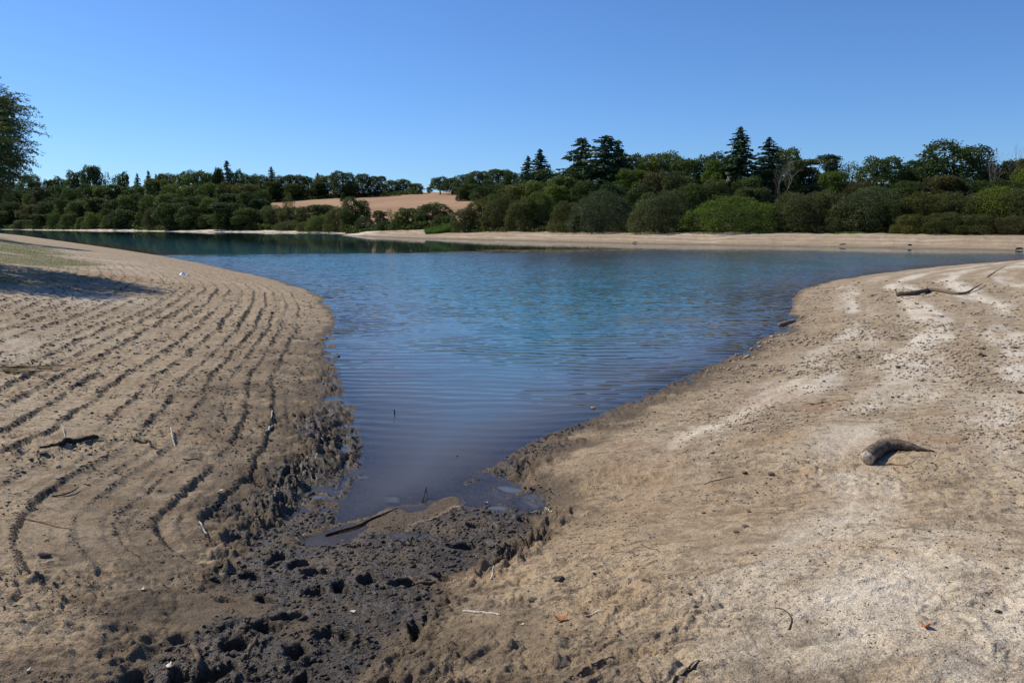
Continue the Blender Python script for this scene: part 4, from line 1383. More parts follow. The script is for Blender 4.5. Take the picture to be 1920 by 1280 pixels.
# ------------------------------------------------------------------ the tree at the left edge, and the one that shades the bank beyond it
def weeping_tree(base, zc, R, hz, nspray, nleaf, leaf, seed, label):
    rg = np.random.default_rng(seed)
    gz = ground_z(base[0], base[1])
    root = bpy.data.objects.new('willow_tree', None)
    root.location = (base[0], base[1], gz)
    col.objects.link(root)
    tag(root, label, 'tree')
    mb = MB()
    H = zc - gz
    trunk = spline([(0, 0, -0.5), (0.1, 0, H * 0.35), (-0.1, 0.1, H * 0.7), (0.1, 0, H * 1.1)], 10)
    mb.tube(trunk, np.linspace(0.34, 0.10, 10), 9, 0.07)
    P, Ax = [], []
    lob = []
    for i in range(34):
        a = i * 2.399
        u = rg.uniform(-0.8, 0.95)
        rl = R * rg.uniform(0.16, 0.34)
        rho = math.sqrt(1 - u * u) * (R - rl * 0.8)
        lob.append((math.cos(a) * rho, math.sin(a) * rho, H + u * (hz - rl * 0.6), rl))
        if i % 2 == 0:
            k = rg.integers(3, 8)
            mb.tube(spline([trunk[k], (np.array(trunk[k]) + np.array(lob[-1][:3])) / 2 + np.array([0, 0, .25]), lob[-1][:3]], 8), np.linspace(0.10, 0.02, 8), 5, 0.05)
    L = np.array(lob)
    pr = L[:, 3] ** 2
    k = rg.choice(len(L), nspray, p=pr / pr.sum())
    d = rg.normal(size=(nspray, 3))
    d /= np.linalg.norm(d, axis=1)[:, None]
    st = L[k, :3] + d * (L[k, 3] * rg.uniform(0.3, 0.95, nspray))[:, None]
    out = st - np.array([0, 0, H])
    out /= np.linalg.norm(out, axis=1)[:, None]
    tw = MB()
    for s in range(nspray):
        dirv = d[s] * 0.5 + out[s] * 0.6 + np.array([0, 0, 0.25])
        dirv /= np.linalg.norm(dirv)
        ln = rg.uniform(0.35, 0.95)
        t = np.linspace(0, 1, nleaf)
        pts = st[s] + dirv * (t * ln)[:, None] + np.array([0, 0, -0.35 * ln]) * (t ** 2)[:, None]
        side = rg.normal(size=(nleaf, 3)) * 0.035
        P.append(pts + side)
        ax = dirv + np.array([0, 0, -0.6]) * t[:, None] + rg.normal(size=(nleaf, 3)) * 0.45
        Ax.append(ax)
        if s % 4 == 0:
            tw.tube(pts[::max(1, nleaf // 4)], 0.006, 3, 0, False)
    P, Ax = np.vstack(P), np.vstack(Ax)
    v, q = leaf_quads(P, rg.normal(size=P.shape), leaf, rg, 0.24, 0.1, 0.8, Ax)
    tone = np.clip(0.5 + 0.3 * rg.normal(size=len(P)), 0, 1)
    link('trunk', mb.mesh('willow_trunk'), M['bark'], root)
    link('twigs', tw.mesh('willow_twigs'), M['bark'], root)
    link('crown', mesh_np('willow_crown', v, q, None, False, None, {'tone': tone}), M['leaf_willow2'], root)
    return root


M['leaf_willow2'] = leaf_material('leaf_willow_near', (0.045, 0.066, 0.026), (0.130, 0.160, 0.068), 0.35, 0.0)
weeping_tree((-23.0, 30.0), 6.25, 4.5, 2.9, 7000, 30, 0.135, 71, 'dark narrow-leaved willow tree reaching in from the left edge over the bank')
weeping_tree((-56.0, 77.0), 13.0, 5.5, 5.0, 2600, 20, 0.32, 72, 'second willow farther along the left bank whose shade falls on the grass')

# ------------------------------------------------------------------ driftwood, sticks, leaves, stones, litter
def wood_mat(name, c0, c1, scale=14):
    return simple_noise_mat(name, c0, c1, scale, 0.85, 0.004, 0.2, (1, 1, 1), tuple(x * 0.4 for x in c0), 60)


M['wood_grey'] = wood_mat('weathered_wood', (0.16, 0.135, 0.105), (0.34, 0.29, 0.235))
M['wood_log'] = wood_mat('warm_weathered_wood', (0.085, 0.064, 0.046), (0.23, 0.178, 0.128))
M['wood_dark'] = wood_mat('wet_dark_wood', (0.022, 0.018, 0.014), (0.060, 0.048, 0.038))
M['wood_brown'] = wood_mat('brown_wood', (0.085, 0.060, 0.040), (0.19, 0.14, 0.095))
M['wood_pale'] = wood_mat('bleached_wood', (0.42, 0.37, 0.29), (0.66, 0.60, 0.50))
M['wood_red'] = wood_mat('reddish_wood', (0.13, 0.062, 0.035), (0.26, 0.14, 0.08))
M['end_grain'] = wood_mat('end_grain', (0.30, 0.25, 0.19), (0.60, 0.54, 0.45), 40)
M['reed_dry'] = wood_mat('dry_reed', (0.33, 0.25, 0.11), (0.56, 0.44, 0.22))
M['leaf_orange'] = simple_noise_mat('orange_leaf', (0.55, 0.13, 0.03), (0.75, 0.25, 0.06), 60)
M['leaf_rust'] = simple_noise_mat('rusty_leaf', (0.20, 0.075, 0.03), (0.34, 0.15, 0.06), 60)
M['leaf_pale'] = simple_noise_mat('bleached_leaf', (0.55, 0.48, 0.40), (0.75, 0.68, 0.58), 60)
M['leaf_pink'] = simple_noise_mat('pink_scrap', (0.62, 0.30, 0.22), (0.75, 0.40, 0.30), 60)
M['stone_brown'] = simple_noise_mat('brown_stone', (0.13, 0.095, 0.065), (0.29, 0.22, 0.155), 9, 0.9, 0.006, 0.2, None, (0.06, 0.045, 0.035), 40)
M['stone_dark'] = simple_noise_mat('dark_stone', (0.045, 0.038, 0.032), (0.13, 0.105, 0.082), 9, 0.85, 0.006, 0.25)
M['stone_tan'] = simple_noise_mat('tan_stone', (0.27, 0.20, 0.135), (0.45, 0.36, 0.26), 9, 0.9, 0.006, 0.2)
M['mud_clod'] = simple_noise_mat('wet_mud_lump', (0.028, 0.024, 0.019), (0.095, 0.078, 0.060), 25, 0.7, 0.004, 0.2)
M['crumb_dark'] = simple_noise_mat('dark_crumb', (0.050, 0.038, 0.027), (0.135, 0.102, 0.072), 12, 0.9)
M['plastic'] = simple_noise_mat('white_plastic', (0.78, 0.80, 0.82), (0.86, 0.87, 0.88), 4, 0.3, 0.0, 0.5)


def poly_px(pts, lift=0.0, n=20, heights=None):
    """a line lying on the ground, through points of the picture"""
    w = np.array([hit(px, py) for px, py in pts])
    c = spline(w, n)
    z = height(c[:, 0], c[:, 1])[0]
    hs = np.interp(np.linspace(0, 1, n), np.linspace(0, 1, len(pts)), heights) if heights is not None else 0
    c[:, 2] = np.maximum(np.maximum(z, 0), 0.6 * c[:, 2] + 0.4 * z) + lift + hs
    return c


def stick(name, pts, rad, mat, label, cat='stick', group=None, heights=None, n=20, rough=0.12, sides=7, sub=None):
    c = poly_px(pts, 0, n, heights)
    base = c[0].copy()
    r_ = np.interp(np.linspace(0, 1, n), np.linspace(0, 1, len(rad)), rad)
    c[:, 2] += r_ * 0.55
    mb = MB().tube(c - base, r_, sides, rough)
    if sub:
        for (k, vec, rr_) in sub:
            p0 = c[int(k * (n - 1))] - base
            vec = np.array(vec)
            mb.tube(spline([p0, p0 + vec * 0.5 + np.array([0, 0, 0.1 * np.linalg.norm(vec)]), p0 + vec], 6), np.linspace(rr_, rr_ * 0.4, 6), 5, 0.1)
    o = link(name, mb.mesh(name), M[mat])
    o.location = base
    return tag(o, label, cat, group)


# the curved log on the right bank
c = poly_px([(1626, 871), (1640, 858), (1660, 847), (1690, 842), (1720, 845), (1752, 847)], 0, 26)
r_ = np.interp(np.linspace(0, 1, 26), [0, .15, .4, .7, .85, 1], [.076, .080, .072, .044, .018, .005])
c[:, 2] += r_ * 0.95
base = c[0].copy()
lg = link('driftwood_log', MB().tube(c - base, r_, 14, 0.11).mesh('driftwood_log'), M['wood_log'])
lg.location = base
tag(lg, 'curved grey log with a cut end lying on the pale right bank', 'log')
tan0 = (c[0] - c[2]) / np.linalg.norm(c[0] - c[2])
mb = MB().tube(np.array([tan0 * -0.01, tan0 * 0.016]), [.074, .066], 14, 0.1)
link('cut_end', mb.mesh('cut_end'), M['end_grain'], lg)
stick('stick', [(1661, 872), (1680, 872), (1702, 876)], [.008, .010, .006], 'wood_red', 'short reddish stick lying in the shadow of the curved log')
stick('branch', [(1681, 556), (1705, 554), (1732, 551), (1741, 547), (1768, 549), (1795, 553), (1815, 550), (1828, 544), (1841, 536)],
      [.105, .080, .085, .060, .058, .045, .028, .010], 'wood_brown', 'long crooked branch lying across the right bank near the water', 'branch', None,
      [0, .02, .06, .03, .02, .01, .03, .08, .10], 40, 0.18, 8, [(0.02, (-.05, .05, .22), .03), (0.32, (.1, .1, .15), .02)])
stick('log', [(1461, 611), (1475, 607), (1489, 603)], [.055, .065, .05], 'wood_grey', 'short straight log at the edge of the water on the right', 'log', None, None, 10)
stick('branch', [(1850, 520), (1868, 508), (1885, 498)], [.02, .015, .005], 'wood_brown', 'thin twig near the crest of the right bank by its edge', 'twig')
stick('stick', [(75, 839), (100, 836), (120, 834), (150, 831), (184, 825)], [.010, .018, .034, .032, .026], 'wood_dark', 'thick black stick lying on the left bank', 'stick', None, [0, 0, .01, .02, .02])
stick('stick', [(250, 824), (268, 830), (290, 840), (302, 845)], [.014, .016, .012, .008], 'wood_brown', 'brown stick pointing at the inlet beside the white upright one', 'stick')
stick('stick', [(321, 809), (324, 825), (329, 838)], [.007, .010, .009], 'wood_pale', 'short white bent stick on the left bank', 'stick', None, [.05, .02, 0])
stick('stick', [(116, 802), (120, 812), (123, 820)], [.003, .006, .007], 'wood_pale', 'thin pale twig standing up by the thick black stick', 'twig', None, [.05, .02, 0])
stick('stick', [(97, 930), (120, 929), (138, 924), (148, 918)], [.006, .009, .009, .006], 'wood_brown', 'slightly curved brown stick low on the left bank', 'stick', None, [0, .01, .02, .03])
stick('stick', [(508, 786), (510, 778), (511, 770)], [.006, .009, .007], 'wood_pale', 'upper of two pale chips left of the water', 'stick')
stick('stick', [(500, 809), (505, 804), (511, 799)], [.012, .016, .012], 'wood_pale', 'lower and wider of two pale chips left of the water', 'stick')
stick('stick', [(343, 860), (358, 862), (372, 861)], [.007, .009, .005], 'wood_dark', 'small dark stick below the brown one on the left bank', 'stick')
stick('stick', [(40, 969), (70, 978), (100, 986), (134, 993)], [.004, .006, .005, .003], 'wood_red', 'long thin reddish twig at the left edge', 'twig')
stick('stick', [(50, 672), (55, 678), (60, 684)], [.006, .008, .006], 'wood_pale', 'thin pale stalk above the yellow reeds', 'twig', None, [.1, .05, 0])
stick('stick', [(360, 1219), (370, 1238), (375, 1262)], [.017, .021, .016], 'wood_brown', 'stout brown stick sunk in the black mud at the bottom', 'stick', None, [.02, .02, .02])
stick('stick', [(455, 1240), (470, 1222), (486, 1203)], [.012, .014, .008], 'wood_brown', 'brown stick leaning in the black mud holes', 'stick', None, [.0, .03, .05])
stick('stick', [(610, 1004), (640, 996), (668, 988), (690, 977), (715, 966), (745, 952)], [.012, .012, .011, .010, .007, .003], 'wood_dark', 'long thin dark branch across the smooth mud bar', 'branch', None, [0, .005, .005, .005, .005, 0])
stick('stick', [(752, 1028), (770, 1014), (788, 1000)], [.006, .007, .004], 'wood_dark', 'thin dark stick beside the puddle', 'stick')
o = stick('stick', [(792, 941), (796, 934), (800, 930)], [.008, .008, .006], 'wood_dark', 'forked dark twig standing out of the mud bar', 'twig', None, [0, .05, .10], 8, .1, 6, [(0.9, (.02, .0, -.10), .006)])
stick('stick', [(868, 1146), (890, 1148), (912, 1150), (938, 1153)], [.007, .008, .008, .006], 'wood_pale', 'straight pale stick on the brown mud right of the black mud', 'stick')
stick('stick', [(742, 1086), (770, 1086), (790, 1092), (816, 1091)], [.014, .016, .014, .010], 'wood_brown', 'buried brown stick at the top of the black mud', 'stick')
stick('stick', [(921, 1086), (924, 1080), (927, 1072)], [.008, .009, .006], 'wood_pale', 'stubby pale stick standing at the border of the black mud', 'stick', None, [0, .02, .05])
stick('stick', [(1097, 1154), (1112, 1152), (1120, 1147), (1131, 1146)], [.004, .009, .008, .003], 'wood_pale', 'peeled pale twig with a bent end', 'twig')
stick('stick', [(1201, 1019), (1215, 1027), (1238, 1035)], [.004, .006, .003], 'wood_brown', 'thin twig alone in the middle of the right bank', 'twig')
stick('stick', [(1068, 1272), (1085, 1262), (1104, 1250)], [.006, .007, .005], 'wood_brown', 'twig at the bottom edge of the picture, the middle one', 'twig')
stick('stick', [(1108, 1245), (1125, 1238), (1150, 1230)], [.003, .004, .003], 'wood_brown', 'hair thin twig lying near the bottom middle', 'twig')
stick('stick', [(1262, 1282), (1280, 1266), (1300, 1252), (1318, 1238)], [.006, .007, .006, .003], 'wood_dark', 'dark forked twig at the bottom edge right of the middle', 'twig', None, None, 16, .1, 6, [(0.4, (.10, .10, .01), .004)])
stick('stick', [(1450, 1139), (1470, 1143), (1484, 1160), (1480, 1180)], [.003, .003, .004, .006], 'wood_dark', 'curled thin stem on the pale crust', 'twig')
stick('stick', [(1880, 873), (1900, 880), (1925, 887)], [.004, .006, .006], 'wood_red', 'reddish twig cut by the right edge', 'twig')
stick('stick', [(1500, 752), (1525, 757), (1555, 753)], [.005, .006, .003], 'wood_brown', 'fine curved twig on the upper right bank', 'twig')
stick('stick', [(1568, 752), (1580, 751), (1592, 751)], [.006, .008, .005], 'wood_brown', 'short straight twig next to the fine curved one', 'twig')
stick('stick', [(1320, 908), (1340, 901), (1375, 893)], [.004, .005, .004], 'wood_brown', 'faint twig running up to the brown stone pair', 'twig')
stick('stick', [(988, 960), (1015, 961), (1036, 960)], [.004, .007, .006], 'wood_pale', 'pale straw beside the deep boot holes', 'twig')
stick('stick', [(374, 984), (380, 992), (388, 1002)], [.006, .010, .008], 'wood_pale', 'pale split stick at the left rim of the black mud', 'stick', None, [.03, .02, 0])
stick('stick', [(285, 735), (289, 726), (291, 718)], [.005, .008, .006], 'wood_red', 'small reddish stub among the furrows of the left bank', 'stick', None, [0, .03, .06])
for px, py, w, mat, lab in [(1580, 459, 12, 'wood_grey', 'grey log lying on the far sand below the green grass'), (1706, 460.5, 7, 'wood_dark', 'dark lump of driftwood on the far sand'),
                            (1911, 467, 14, 'wood_dark', 'dark log by the far waterline at the right edge'), (1190, 455, 8, 'wood_grey', 'small grey log by the far waterline in the middle')]:
    stick('log', [(px - w / 2, py + .3), (px, py), (px + w / 2, py - .2)], [.10, .14, .08], mat, lab, 'log', None, None, 8)
# standing in the water
p = at(740, 777, 0.0)
mb = MB().tube(spline([(0, 0, -.25), (0.0, 0, .03), (-.012, 0, .085)], 8), np.linspace(.011, .009, 8), 6, 0.1)
o = link('stick', mb.mesh('standing_stick'), M['wood_dark'])
o.location = (p[0], p[1], 0)
tag(o, 'short dark stick standing upright in the open water', 'stick')
p = at(840, 850, 0.0)
mb = MB().tube(spline([(0, .35, -.075), (.06, .1, -.045), (.13, -.12, .008)], 8), np.linspace(.016, .010, 8), 6, 0.1)
o = link('stick', mb.mesh('sunken_stick'), M['wood_brown'])
o.location = (p[0], p[1], 0)
tag(o, 'brown stick half sunk in the shallow water', 'stick')

# bundle of dry reeds
p = hit(30, 698)
root = bpy.data.objects.new('reed_bundle', None)
root.location = p
col.objects.link(root)
tag(root, 'bundle of dry yellow reed stalks at the left edge of the bank', 'reeds')
for k in range(9):
    a = rng.uniform(-.28, .20)
    L = rng.uniform(.5, 1.15)
    s = np.array([rng.uniform(-.25, .1), rng.uniform(-.1, .1), .02 + .015 * k])
    e = s + np.array([math.cos(a) * L, math.sin(a) * L - .1, rng.uniform(-.03, .05)])
    mb = MB().tube(spline([s - (e - s) * .4, s, e], 8), np.linspace(.012, .006, 8), 5, 0.1)
    link('stalk', mb.mesh('reed_stalk'), M['reed_dry'] if k % 3 else M['wood_red'], root)

# white plastic bag
p = hit(345, 516)
rg = np.random.default_rng(3)
nu, nv_ = 26, 14
uu, vv = np.meshgrid(np.linspace(0, 2 * math.pi, nu, endpoint=False), np.linspace(0.02, math.pi / 2, nv_))
rad = 1 + 0.25 * np.sin(3 * uu + 1) * np.sin(vv) + 0.16 * rg.uniform(-1, 1, uu.shape)
bx, by, bz = 0.26 * np.cos(uu) * np.sin(vv) * rad, 0.16 * np.sin(uu) * np.sin(vv) * rad, 0.07 * np.cos(vv) * rad * (1 + .5 * np.sin(5 * uu + 3 * vv)) * (0.6 + 0.7 * (np.cos(uu - 2.6) > 0))
i, j = np.meshgrid(np.arange(nv_ - 1), np.arange(nu), indexing='ij')
j2 = (j + 1) % nu
q = np.stack([i * nu + j, (i + 1) * nu + j, (i + 1) * nu + j2, i * nu + j2], -1).reshape(-1, 4)
o = link('plastic_bag', mesh_np('plastic_bag', np.stack([bx, by, bz], -1).reshape(-1, 3), q), M['plastic'])
o.location = p
tag(o, 'crumpled white plastic bag on the left bank', 'bag')


# fallen leaves, one by one
def leaf_shape(L, Wd, curl, seed):
    rg = np.random.default_rng(seed)
    n = 7
    t = np.linspace(0, 1, n)
    w = Wd * np.sin(math.pi * t ** 0.85) ** 0.8
    x = (t - .5) * L
    z = curl * L * ((t - .5) ** 2 * 4)
    v = np.concatenate([np.column_stack([x, -w, z + abs(curl) * w * 0.9]), np.column_stack([x, 0 * w, z]), np.column_stack([x, w, z + abs(curl) * w * 0.9])])
    v[:, 2] += rg.normal(0, 0.004, len(v))
    q = []
    for a in range(2):
        for i in range(n - 1):
            q.append((a * n + i, a * n + i + 1, (a + 1) * n + i + 1, (a + 1) * n + i))
    return v, np.array(q)


def fallen_leaf(px, py, L, mat, label, curl=0.3, rot=0.0, name='fallen_leaf', cat='leaf', aspect=0.32):
    v, q = leaf_shape(L, L * aspect, curl, int(px))
    me = mesh_np(name, v, q, None, True)
    o = link(name, me, M[mat])
    p = hit(px, py)
    o.location = (p[0], p[1], p[2] + 0.008)
    o.rotation_euler = (rng.uniform(-.25, .25), rng.uniform(-.25, .25), rot)
    sol = o.modifiers.new('thickness', 'SOLIDIFY')
    sol.thickness = 0.002
    return tag(o, label, cat)


fallen_leaf(1734, 1176, .055, 'leaf_orange', 'bright orange curled leaf on the pale crust', .45, 2.4)
fallen_leaf(1052, 1164, .10, 'leaf_rust', 'rust brown curled piece of bark on the brown mud', .45, 0.1, 'bark_piece', 'bark')
fallen_leaf(989, 1108, .026, 'leaf_pink', 'tiny pink scrap on the brown mud', .2, 1.5, 'scrap', 'scrap')
fallen_leaf(979, 1172, .030, 'leaf_pale', 'white leaf left of the rusty bark', .2, 0.4)
fallen_leaf(1112, 1074, .028, 'leaf_pale', 'small pale leaf above the peeled twig', .2, 0.1)
fallen_leaf(1156, 1190, .022, 'leaf_pale', 'pale leaf below the peeled twig, the bigger of two', .2, 0.4)
fallen_leaf(1174, 1195, .016, 'leaf_pale', 'pale leaf below the peeled twig, the smaller of two', .2, 0.2)
fallen_leaf(317, 1250, .045, 'leaf_pale', 'pale split leaf in the black mud at the bottom left', .3, 1.4)
fallen_leaf(268, 1106, .035, 'leaf_pale', 'pale leaf sticking out of a mud hole on the left', .3, 1.2)
fallen_leaf(52, 1258, .032, 'leaf_pale', 'pale leaf in the bottom left corner', .3, .7)
fallen_leaf(415, 920, .05, 'leaf_pale', 'pale leaf on the left bank between furrow and black mud', .2, .2)
fallen_leaf(662, 1148, .045, 'leaf_pale', 'pale leaf on the black mud under the buried stick', .2, .5)
fallen_leaf(912, 943, .035, 'leaf_pale', 'pale flake by the head of the inlet', .2, .2)
fallen_leaf(114, 564, .16, 'reed_dry', 'yellowish leaf on the sunny part of the left bank', .3, .2)
fallen_leaf(455, 1222, .03, 'leaf_pale', 'bright flake among the mud holes', .2, 1.0)
fallen_leaf(27, 448, .35, 'leaf_pale', 'white scrap lying in the grass of the left bank', .3, .1, 'scrap', 'scrap')


# stones and hard clods, each one a thing
def stone_mesh(name, seed):
    rg = np.random.default_rng(seed)
    import bmesh
    bm = bmesh.new()
    bmesh.ops.create_icosphere(bm, subdivisions=2, radius=1.0)
    me = bpy.data.meshes.new(name)
    k = rg.normal(size=(7, 3))
    k /= np.linalg.norm(k, axis=1)[:, None]
    dd = rg.uniform(0.38, 0.8, 7)
    sc = np.array([1.0, rg.uniform(.65, .95), rg.uniform(.38, .6)])
    for v in bm.verts:
        c = np.array(v.co)
        for a, b in zip(k, dd):
            e = c @ a - b
            if e > 0:
                c = c - a * e * 0.85
        c = c * sc
        c *= 1 + 0.16 * float(vnoise(np.array([c[0] * 4 + seed]), np.array([c[1] * 4 + c[2] * 3]), seed)[0])
        v.co = c
    bm.to_mesh(me)
    bm.free()
    for p in me.polygons:
        p.use_smooth = False
    return me


STONES = {}
for m_ in ('stone_brown', 'stone_dark', 'stone_tan'):
    for s in range(4):
        me = stone_mesh(m_ + '_%d' % s, 300 + s)
        me.materials.append(M[m_])
        STONES[(m_, s)] = me


def stone(px, py, wpx, mat, label, group=None, name='stone', sink=0.35):
    p = hit(px, py)
    d = math.hypot(p[0], p[1])
    r = wpx * d / F_PX / 2
    o = link(name, STONES[(mat, int(rng.integers(4)))])
    o.location = (p[0], p[1], p[2] + r * (0.6 - sink))
    o.scale = (r, r, r * (0.5 if wpx > 17 else 1.0))
    o.rotation_euler = (rng.uniform(-.2, .2), rng.uniform(-.2, .2), rng.uniform(0, 6.28))
    tag(o, label, 'stone' if name == 'stone' else 'clod', group)
    return o


for a in [(1112, 765, 11, 'stone_tan', 'round tan stone at the edge of the water on the right'),
          (1396, 886, 15, 'stone_brown', 'larger of two brown stones left of the curved log'),
          (1445, 890, 16, 'stone_brown', 'flatter of two brown stones left of the curved log'),
          (1379, 998, 15, 'stone_brown', 'upright brown stone, front one of a pair on the pale crust'),
          (1397, 988, 20, 'stone_brown', 'wide brown stone, back one of a pair on the pale crust'),
          (1415, 1041, 9, 'stone_brown', 'small brown stone below the pair on the pale crust'),
          (1340, 1006, 6, 'stone_dark', 'tiny dark stone left of the pair on the pale crust'),
          (1293, 1113, 12, 'stone_brown', 'brown stone half buried low on the right bank'),
          (1303, 1136, 13, 'stone_tan', 'tan stone just below the half buried brown one'),
          (1403, 959, 14, 'stone_brown', 'flat brown stone above the stone pair'),
          (1337, 957, 10, 'stone_tan', 'tan stone at the left above the stone pair'),
          (1318, 962, 12, 'stone_tan', 'tan stone in the ochre mud left of the pale crust'),
          (1420, 924, 7, 'stone_dark', 'small dark stone under the two brown stones'),
          (1871, 1147, 12, 'stone_dark', 'dark mossy clod on the far right of the pale crust'),
          (1840, 655, 10, 'stone_dark', 'dark stone near the right edge in the pale streak'),
          (1901, 653, 12, 'stone_brown', 'round brown stone by the right edge'),
          (1838, 667, 22, 'stone_brown', 'largest rust brown stone among the rubble on the right'),
          (1868, 688, 10, 'stone_brown', 'rust stone below the largest one on the right'),
          (1683, 690, 12, 'stone_dark', 'lone dark stone on the smooth part of the right bank'),
          (1672, 634, 9, 'stone_brown', 'left stone of two on the white streak of the right bank'),
          (1691, 631, 8, 'stone_brown', 'right stone of two on the white streak of the right bank'),
          (1485, 647, 9, 'stone_dark', 'dark stone on the damp edge near the short log'),
          (1478, 613, 8, 'stone_brown', 'stone touching the short log by the water'),
          (1414, 686, 14, 'stone_dark', 'dark angular stone near the damp edge of the right bank'),
          (1460, 695, 12, 'stone_brown', 'flat stone right of the dark angular one'),
          (1413, 706, 8, 'stone_dark', 'small dark stone below the dark angular one'),
          (1402, 717, 8, 'stone_dark', 'black stone close to the water line on the right'),
          (1610, 671, 10, 'stone_dark', 'flat dark stone in the sandy hollow of the right bank'),
          (1912, 737, 14, 'stone_dark', 'dark clod at the right edge'),
          (1673, 745, 8, 'stone_dark', 'left of two small dark stones above the pale streak'),
          (1684, 745, 6, 'stone_dark', 'right of two small dark stones above the pale streak'),
          (1863, 744, 7, 'stone_dark', 'small dark stone right of the pale streaks'),
          (1545, 716, 8, 'stone_dark', 'small dark stone in the middle of the right bank'),
          (1462, 715, 7, 'stone_brown', 'small brown stone below the flat stone'),
          (635, 668, 6, 'stone_dark', 'small dark stone in the water by the left shore'),
          (608, 720, 8, 'stone_dark', 'dark stone at the left shore below the one in the water'),
          (1048, 1086, 30, 'stone_dark', 'black dried clod on the brown mud'),
          (996, 1126, 26, 'stone_dark', 'thin dark clod below the black dried one'),
          (471, 657, 12, 'stone_tan', 'pale tan stone on the furrowed left bank'),
          (332, 684, 12, 'stone_dark', 'dark clod on the left bank between two furrows'),
          (150, 720, 20, 'stone_dark', 'long dark clod on the flat part of the left bank'),
          (195, 855, 9, 'stone_tan', 'light pebble below the thick black stick'),
          (80, 850, 18, 'stone_dark', 'dark clod below the tip of the thick black stick'),
          (48, 704, 14, 'stone_tan', 'pale stone under the bundle of yellow reeds'),
          (85, 1043, 26, 'stone_dark', 'dark lumpy clod low on the left bank'),
          (304, 1053, 9, 'stone_brown', 'brown pebble at the rim of the mud on the left')]:
    stone(*a)
rg = np.random.default_rng(91)
cnt = 0
while cnt < 110:
    px, py = rg.uniform(1480, 1915), rg.uniform(520, 760)
    if py < 545 and px < 1560:
        continue
    cnt += 1
    stone(px, py, rg.uniform(3.0, 8.0), ['stone_brown', 'stone_dark', 'stone_tan', 'stone_brown'][int(rg.integers(4))],
          'small loose stone among the scattered rubble on the upper right bank', 'loose stones on the upper right bank')
cnt = 0
while cnt < 60:
    px, py = rg.uniform(10, 600), rg.uniform(560, 960)
    if px > 330 + (py - 560) * 0.5 + 180:
        continue
    cnt += 1
    stone(px, py, rg.uniform(4, 11), 'stone_dark', 'small dark clod of dried mud on the furrowed left bank', 'dried clods on the left bank', 'clod', 0.45)


# crumbs, grit and bits of twig too many to count
def crumbs(name, pts, size, mat, label, seed, flat=0.6):
    rg = np.random.default_rng(seed)
    n = len(pts)
    z = height(pts[:, 0], pts[:, 1])[0]
    ok = z > 0.005
    pts, z, size = pts[ok], z[ok], size[ok]
    n = len(pts)
    octa = np.array([[1, 0, 0], [0, 1, 0], [-1, 0, 0], [0, -1, 0], [0, 0, 1], [0, 0, -.4]])
    f = np.array([[0, 1, 4], [1, 2, 4], [2, 3, 4], [3, 0, 4], [1, 0, 5], [2, 1, 5], [3, 2, 5], [0, 3, 5]])
    a = rg.uniform(0, 6.28, n)
    v = octa[None] * rg.uniform(0.55, 1.3, (n, 6, 3))
    v[:, :, 0] *= rg.uniform(0.8, 1.9, n)[:, None]
    v[:, :, 2] *= flat
    x = v[:, :, 0] * np.cos(a)[:, None] - v[:, :, 1] * np.sin(a)[:, None]
    y = v[:, :, 0] * np.sin(a)[:, None] + v[:, :, 1] * np.cos(a)[:, None]
    v = np.stack([x, y, v[:, :, 2]], -1) * size[:, None, None]
    v += np.column_stack([pts, z + size * 0.15])[:, None, :]
    t = (f[None] + (np.arange(n) * 6)[:, None, None]).reshape(-1, 3)
    o = link(name, mesh_np(name, v.reshape(-1, 3), None, t), M[mat])
    return tag(o, label, 'gravel' if name != 'debris' else 'debris', None, 'stuff')


def scatter(n, r0, r1, a0, a1, seed, s0, s1, clump=0.0, wl_=0.8):
    rg = np.random.default_rng(seed)
    r = np.exp(rg.uniform(math.log(r0), math.log(r1), n))
    a = np.radians(rg.uniform(a0, a1, n))
    p = np.column_stack([np.sin(a) * r, np.cos(a) * r])
    keep = fbm(p[:, 0], p[:, 1], wl_, 3, seed) > clump
    p = p[keep]
    s = s0 * (s1 / s0) ** (rg.random(len(p)) ** 2.2)
    s = s * np.clip(np.hypot(p[:, 0], p[:, 1]) / 7, 0.55, 3.0)
    return p, s


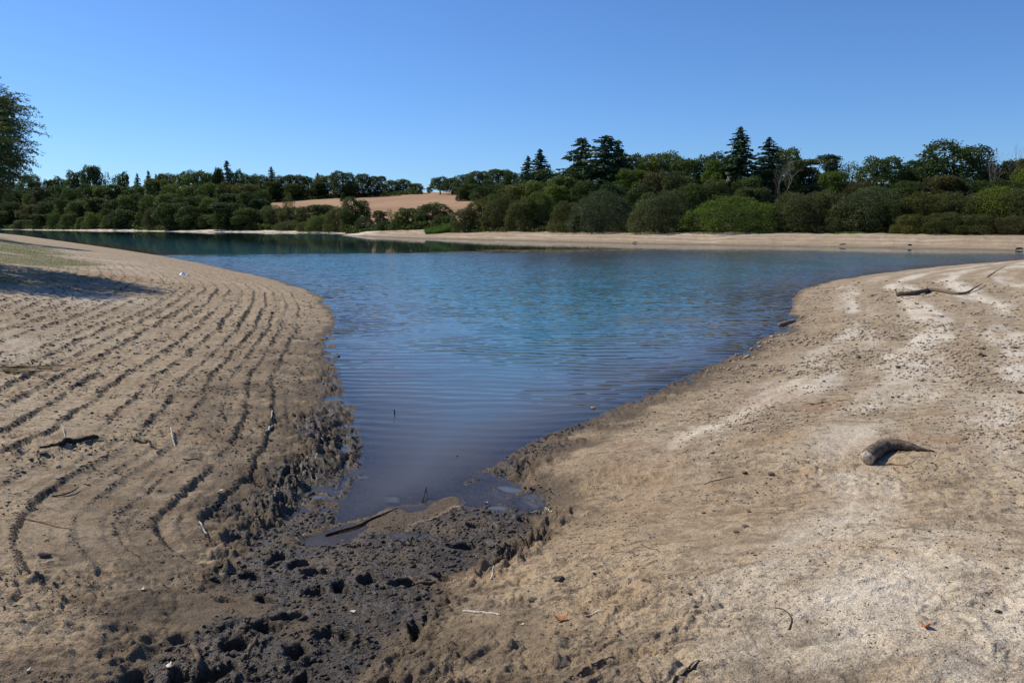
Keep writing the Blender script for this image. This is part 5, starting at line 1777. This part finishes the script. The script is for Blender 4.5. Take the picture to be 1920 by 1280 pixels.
p, s = scatter(42000, 2.2, 26, 0, 46, 201, .0022, .014, -0.12)
crumbs('gravel', p, s, 'stone_brown', 'fine brown grit and crumbs over the right bank', 202)
p, s = scatter(26000, 2.2, 16, -46, 46, 203, .002, .012, 0.0, 0.5)
crumbs('gravel', p, s, 'stone_dark', 'dark crumbs of dried mud strewn over both banks', 204)
p, s = scatter(15000, 9, 40, 14, 38, 205, .006, .022, -0.05, 1.5)
crumbs('gravel', p, s, 'stone_tan', 'pale gravel on the upper right bank', 206)
p, s = scatter(70000, 2.6, 36, -46, -4, 207, .003, .017, -0.06, 0.6)
crumbs('gravel', p, s, 'crumb_dark', 'brown crumbs and flakes on the furrowed left bank', 208, 0.45)

rg = np.random.default_rng(210)
p = np.column_stack([rg.uniform(-3.6, 1.6, 46000), rg.uniform(2.2, 12, 46000)])
p = p[height(p[:, 0], p[:, 1])[1]['wet'] > 0.57]
crumbs('debris', p, 0.003 * 9 ** (rg.random(len(p)) ** 2.6), 'mud_clod', 'broken lumps of wet black mud at the head of the inlet', 211, 0.8)

# dried weed and crumbs stranded along the old water lines
rg = np.random.default_rng(220)
r = np.exp(rg.uniform(math.log(3.0), math.log(34), 260000))
a = np.radians(rg.uniform(-46, -3, len(r)))
p = np.column_stack([np.sin(a) * r, np.cos(a) * r])
fw = height(p[:, 0], p[:, 1])[1]['fur']
p = p[fw * rg.uniform(0.3, 1.6, len(fw)) > 0.42]
s = 0.004 * 4.5 ** (rg.random(len(p)) ** 1.8) * np.clip(np.hypot(p[:, 0], p[:, 1]) / 8, 0.6, 2.4)
crumbs('debris', p, s, 'mud_clod', 'dark crumbs and dried weed stranded along the old water lines of the left bank', 221, 0.5)

# patch of orange fallen leaves on the left bank
c0 = hit(215, 521)
rg = np.random.default_rng(77)
n = 700
xy = np.column_stack([rg.normal(0, 1.3, n), rg.normal(0, 1.5, n)]) + c0[:2]
z = height(xy[:, 0], xy[:, 1])[0] + 0.02
d = rg.normal(size=(n, 3)) * 0.4 + np.array([0, 0, 1])
v, q = leaf_quads(np.column_stack([xy, z]), np.tile([0, 0, 1.0], (n, 1)), 0.12, rg, 0.5, 0, 0.88)
o = link('leaf_litter', mesh_np('leaf_litter', v, q), simple_noise_mat('orange_litter', (0.30, 0.13, 0.045), (0.46, 0.24, 0.09), 30))
tag(o, 'patch of rusty orange fallen leaves on the left bank', 'leaves', None, 'stuff')
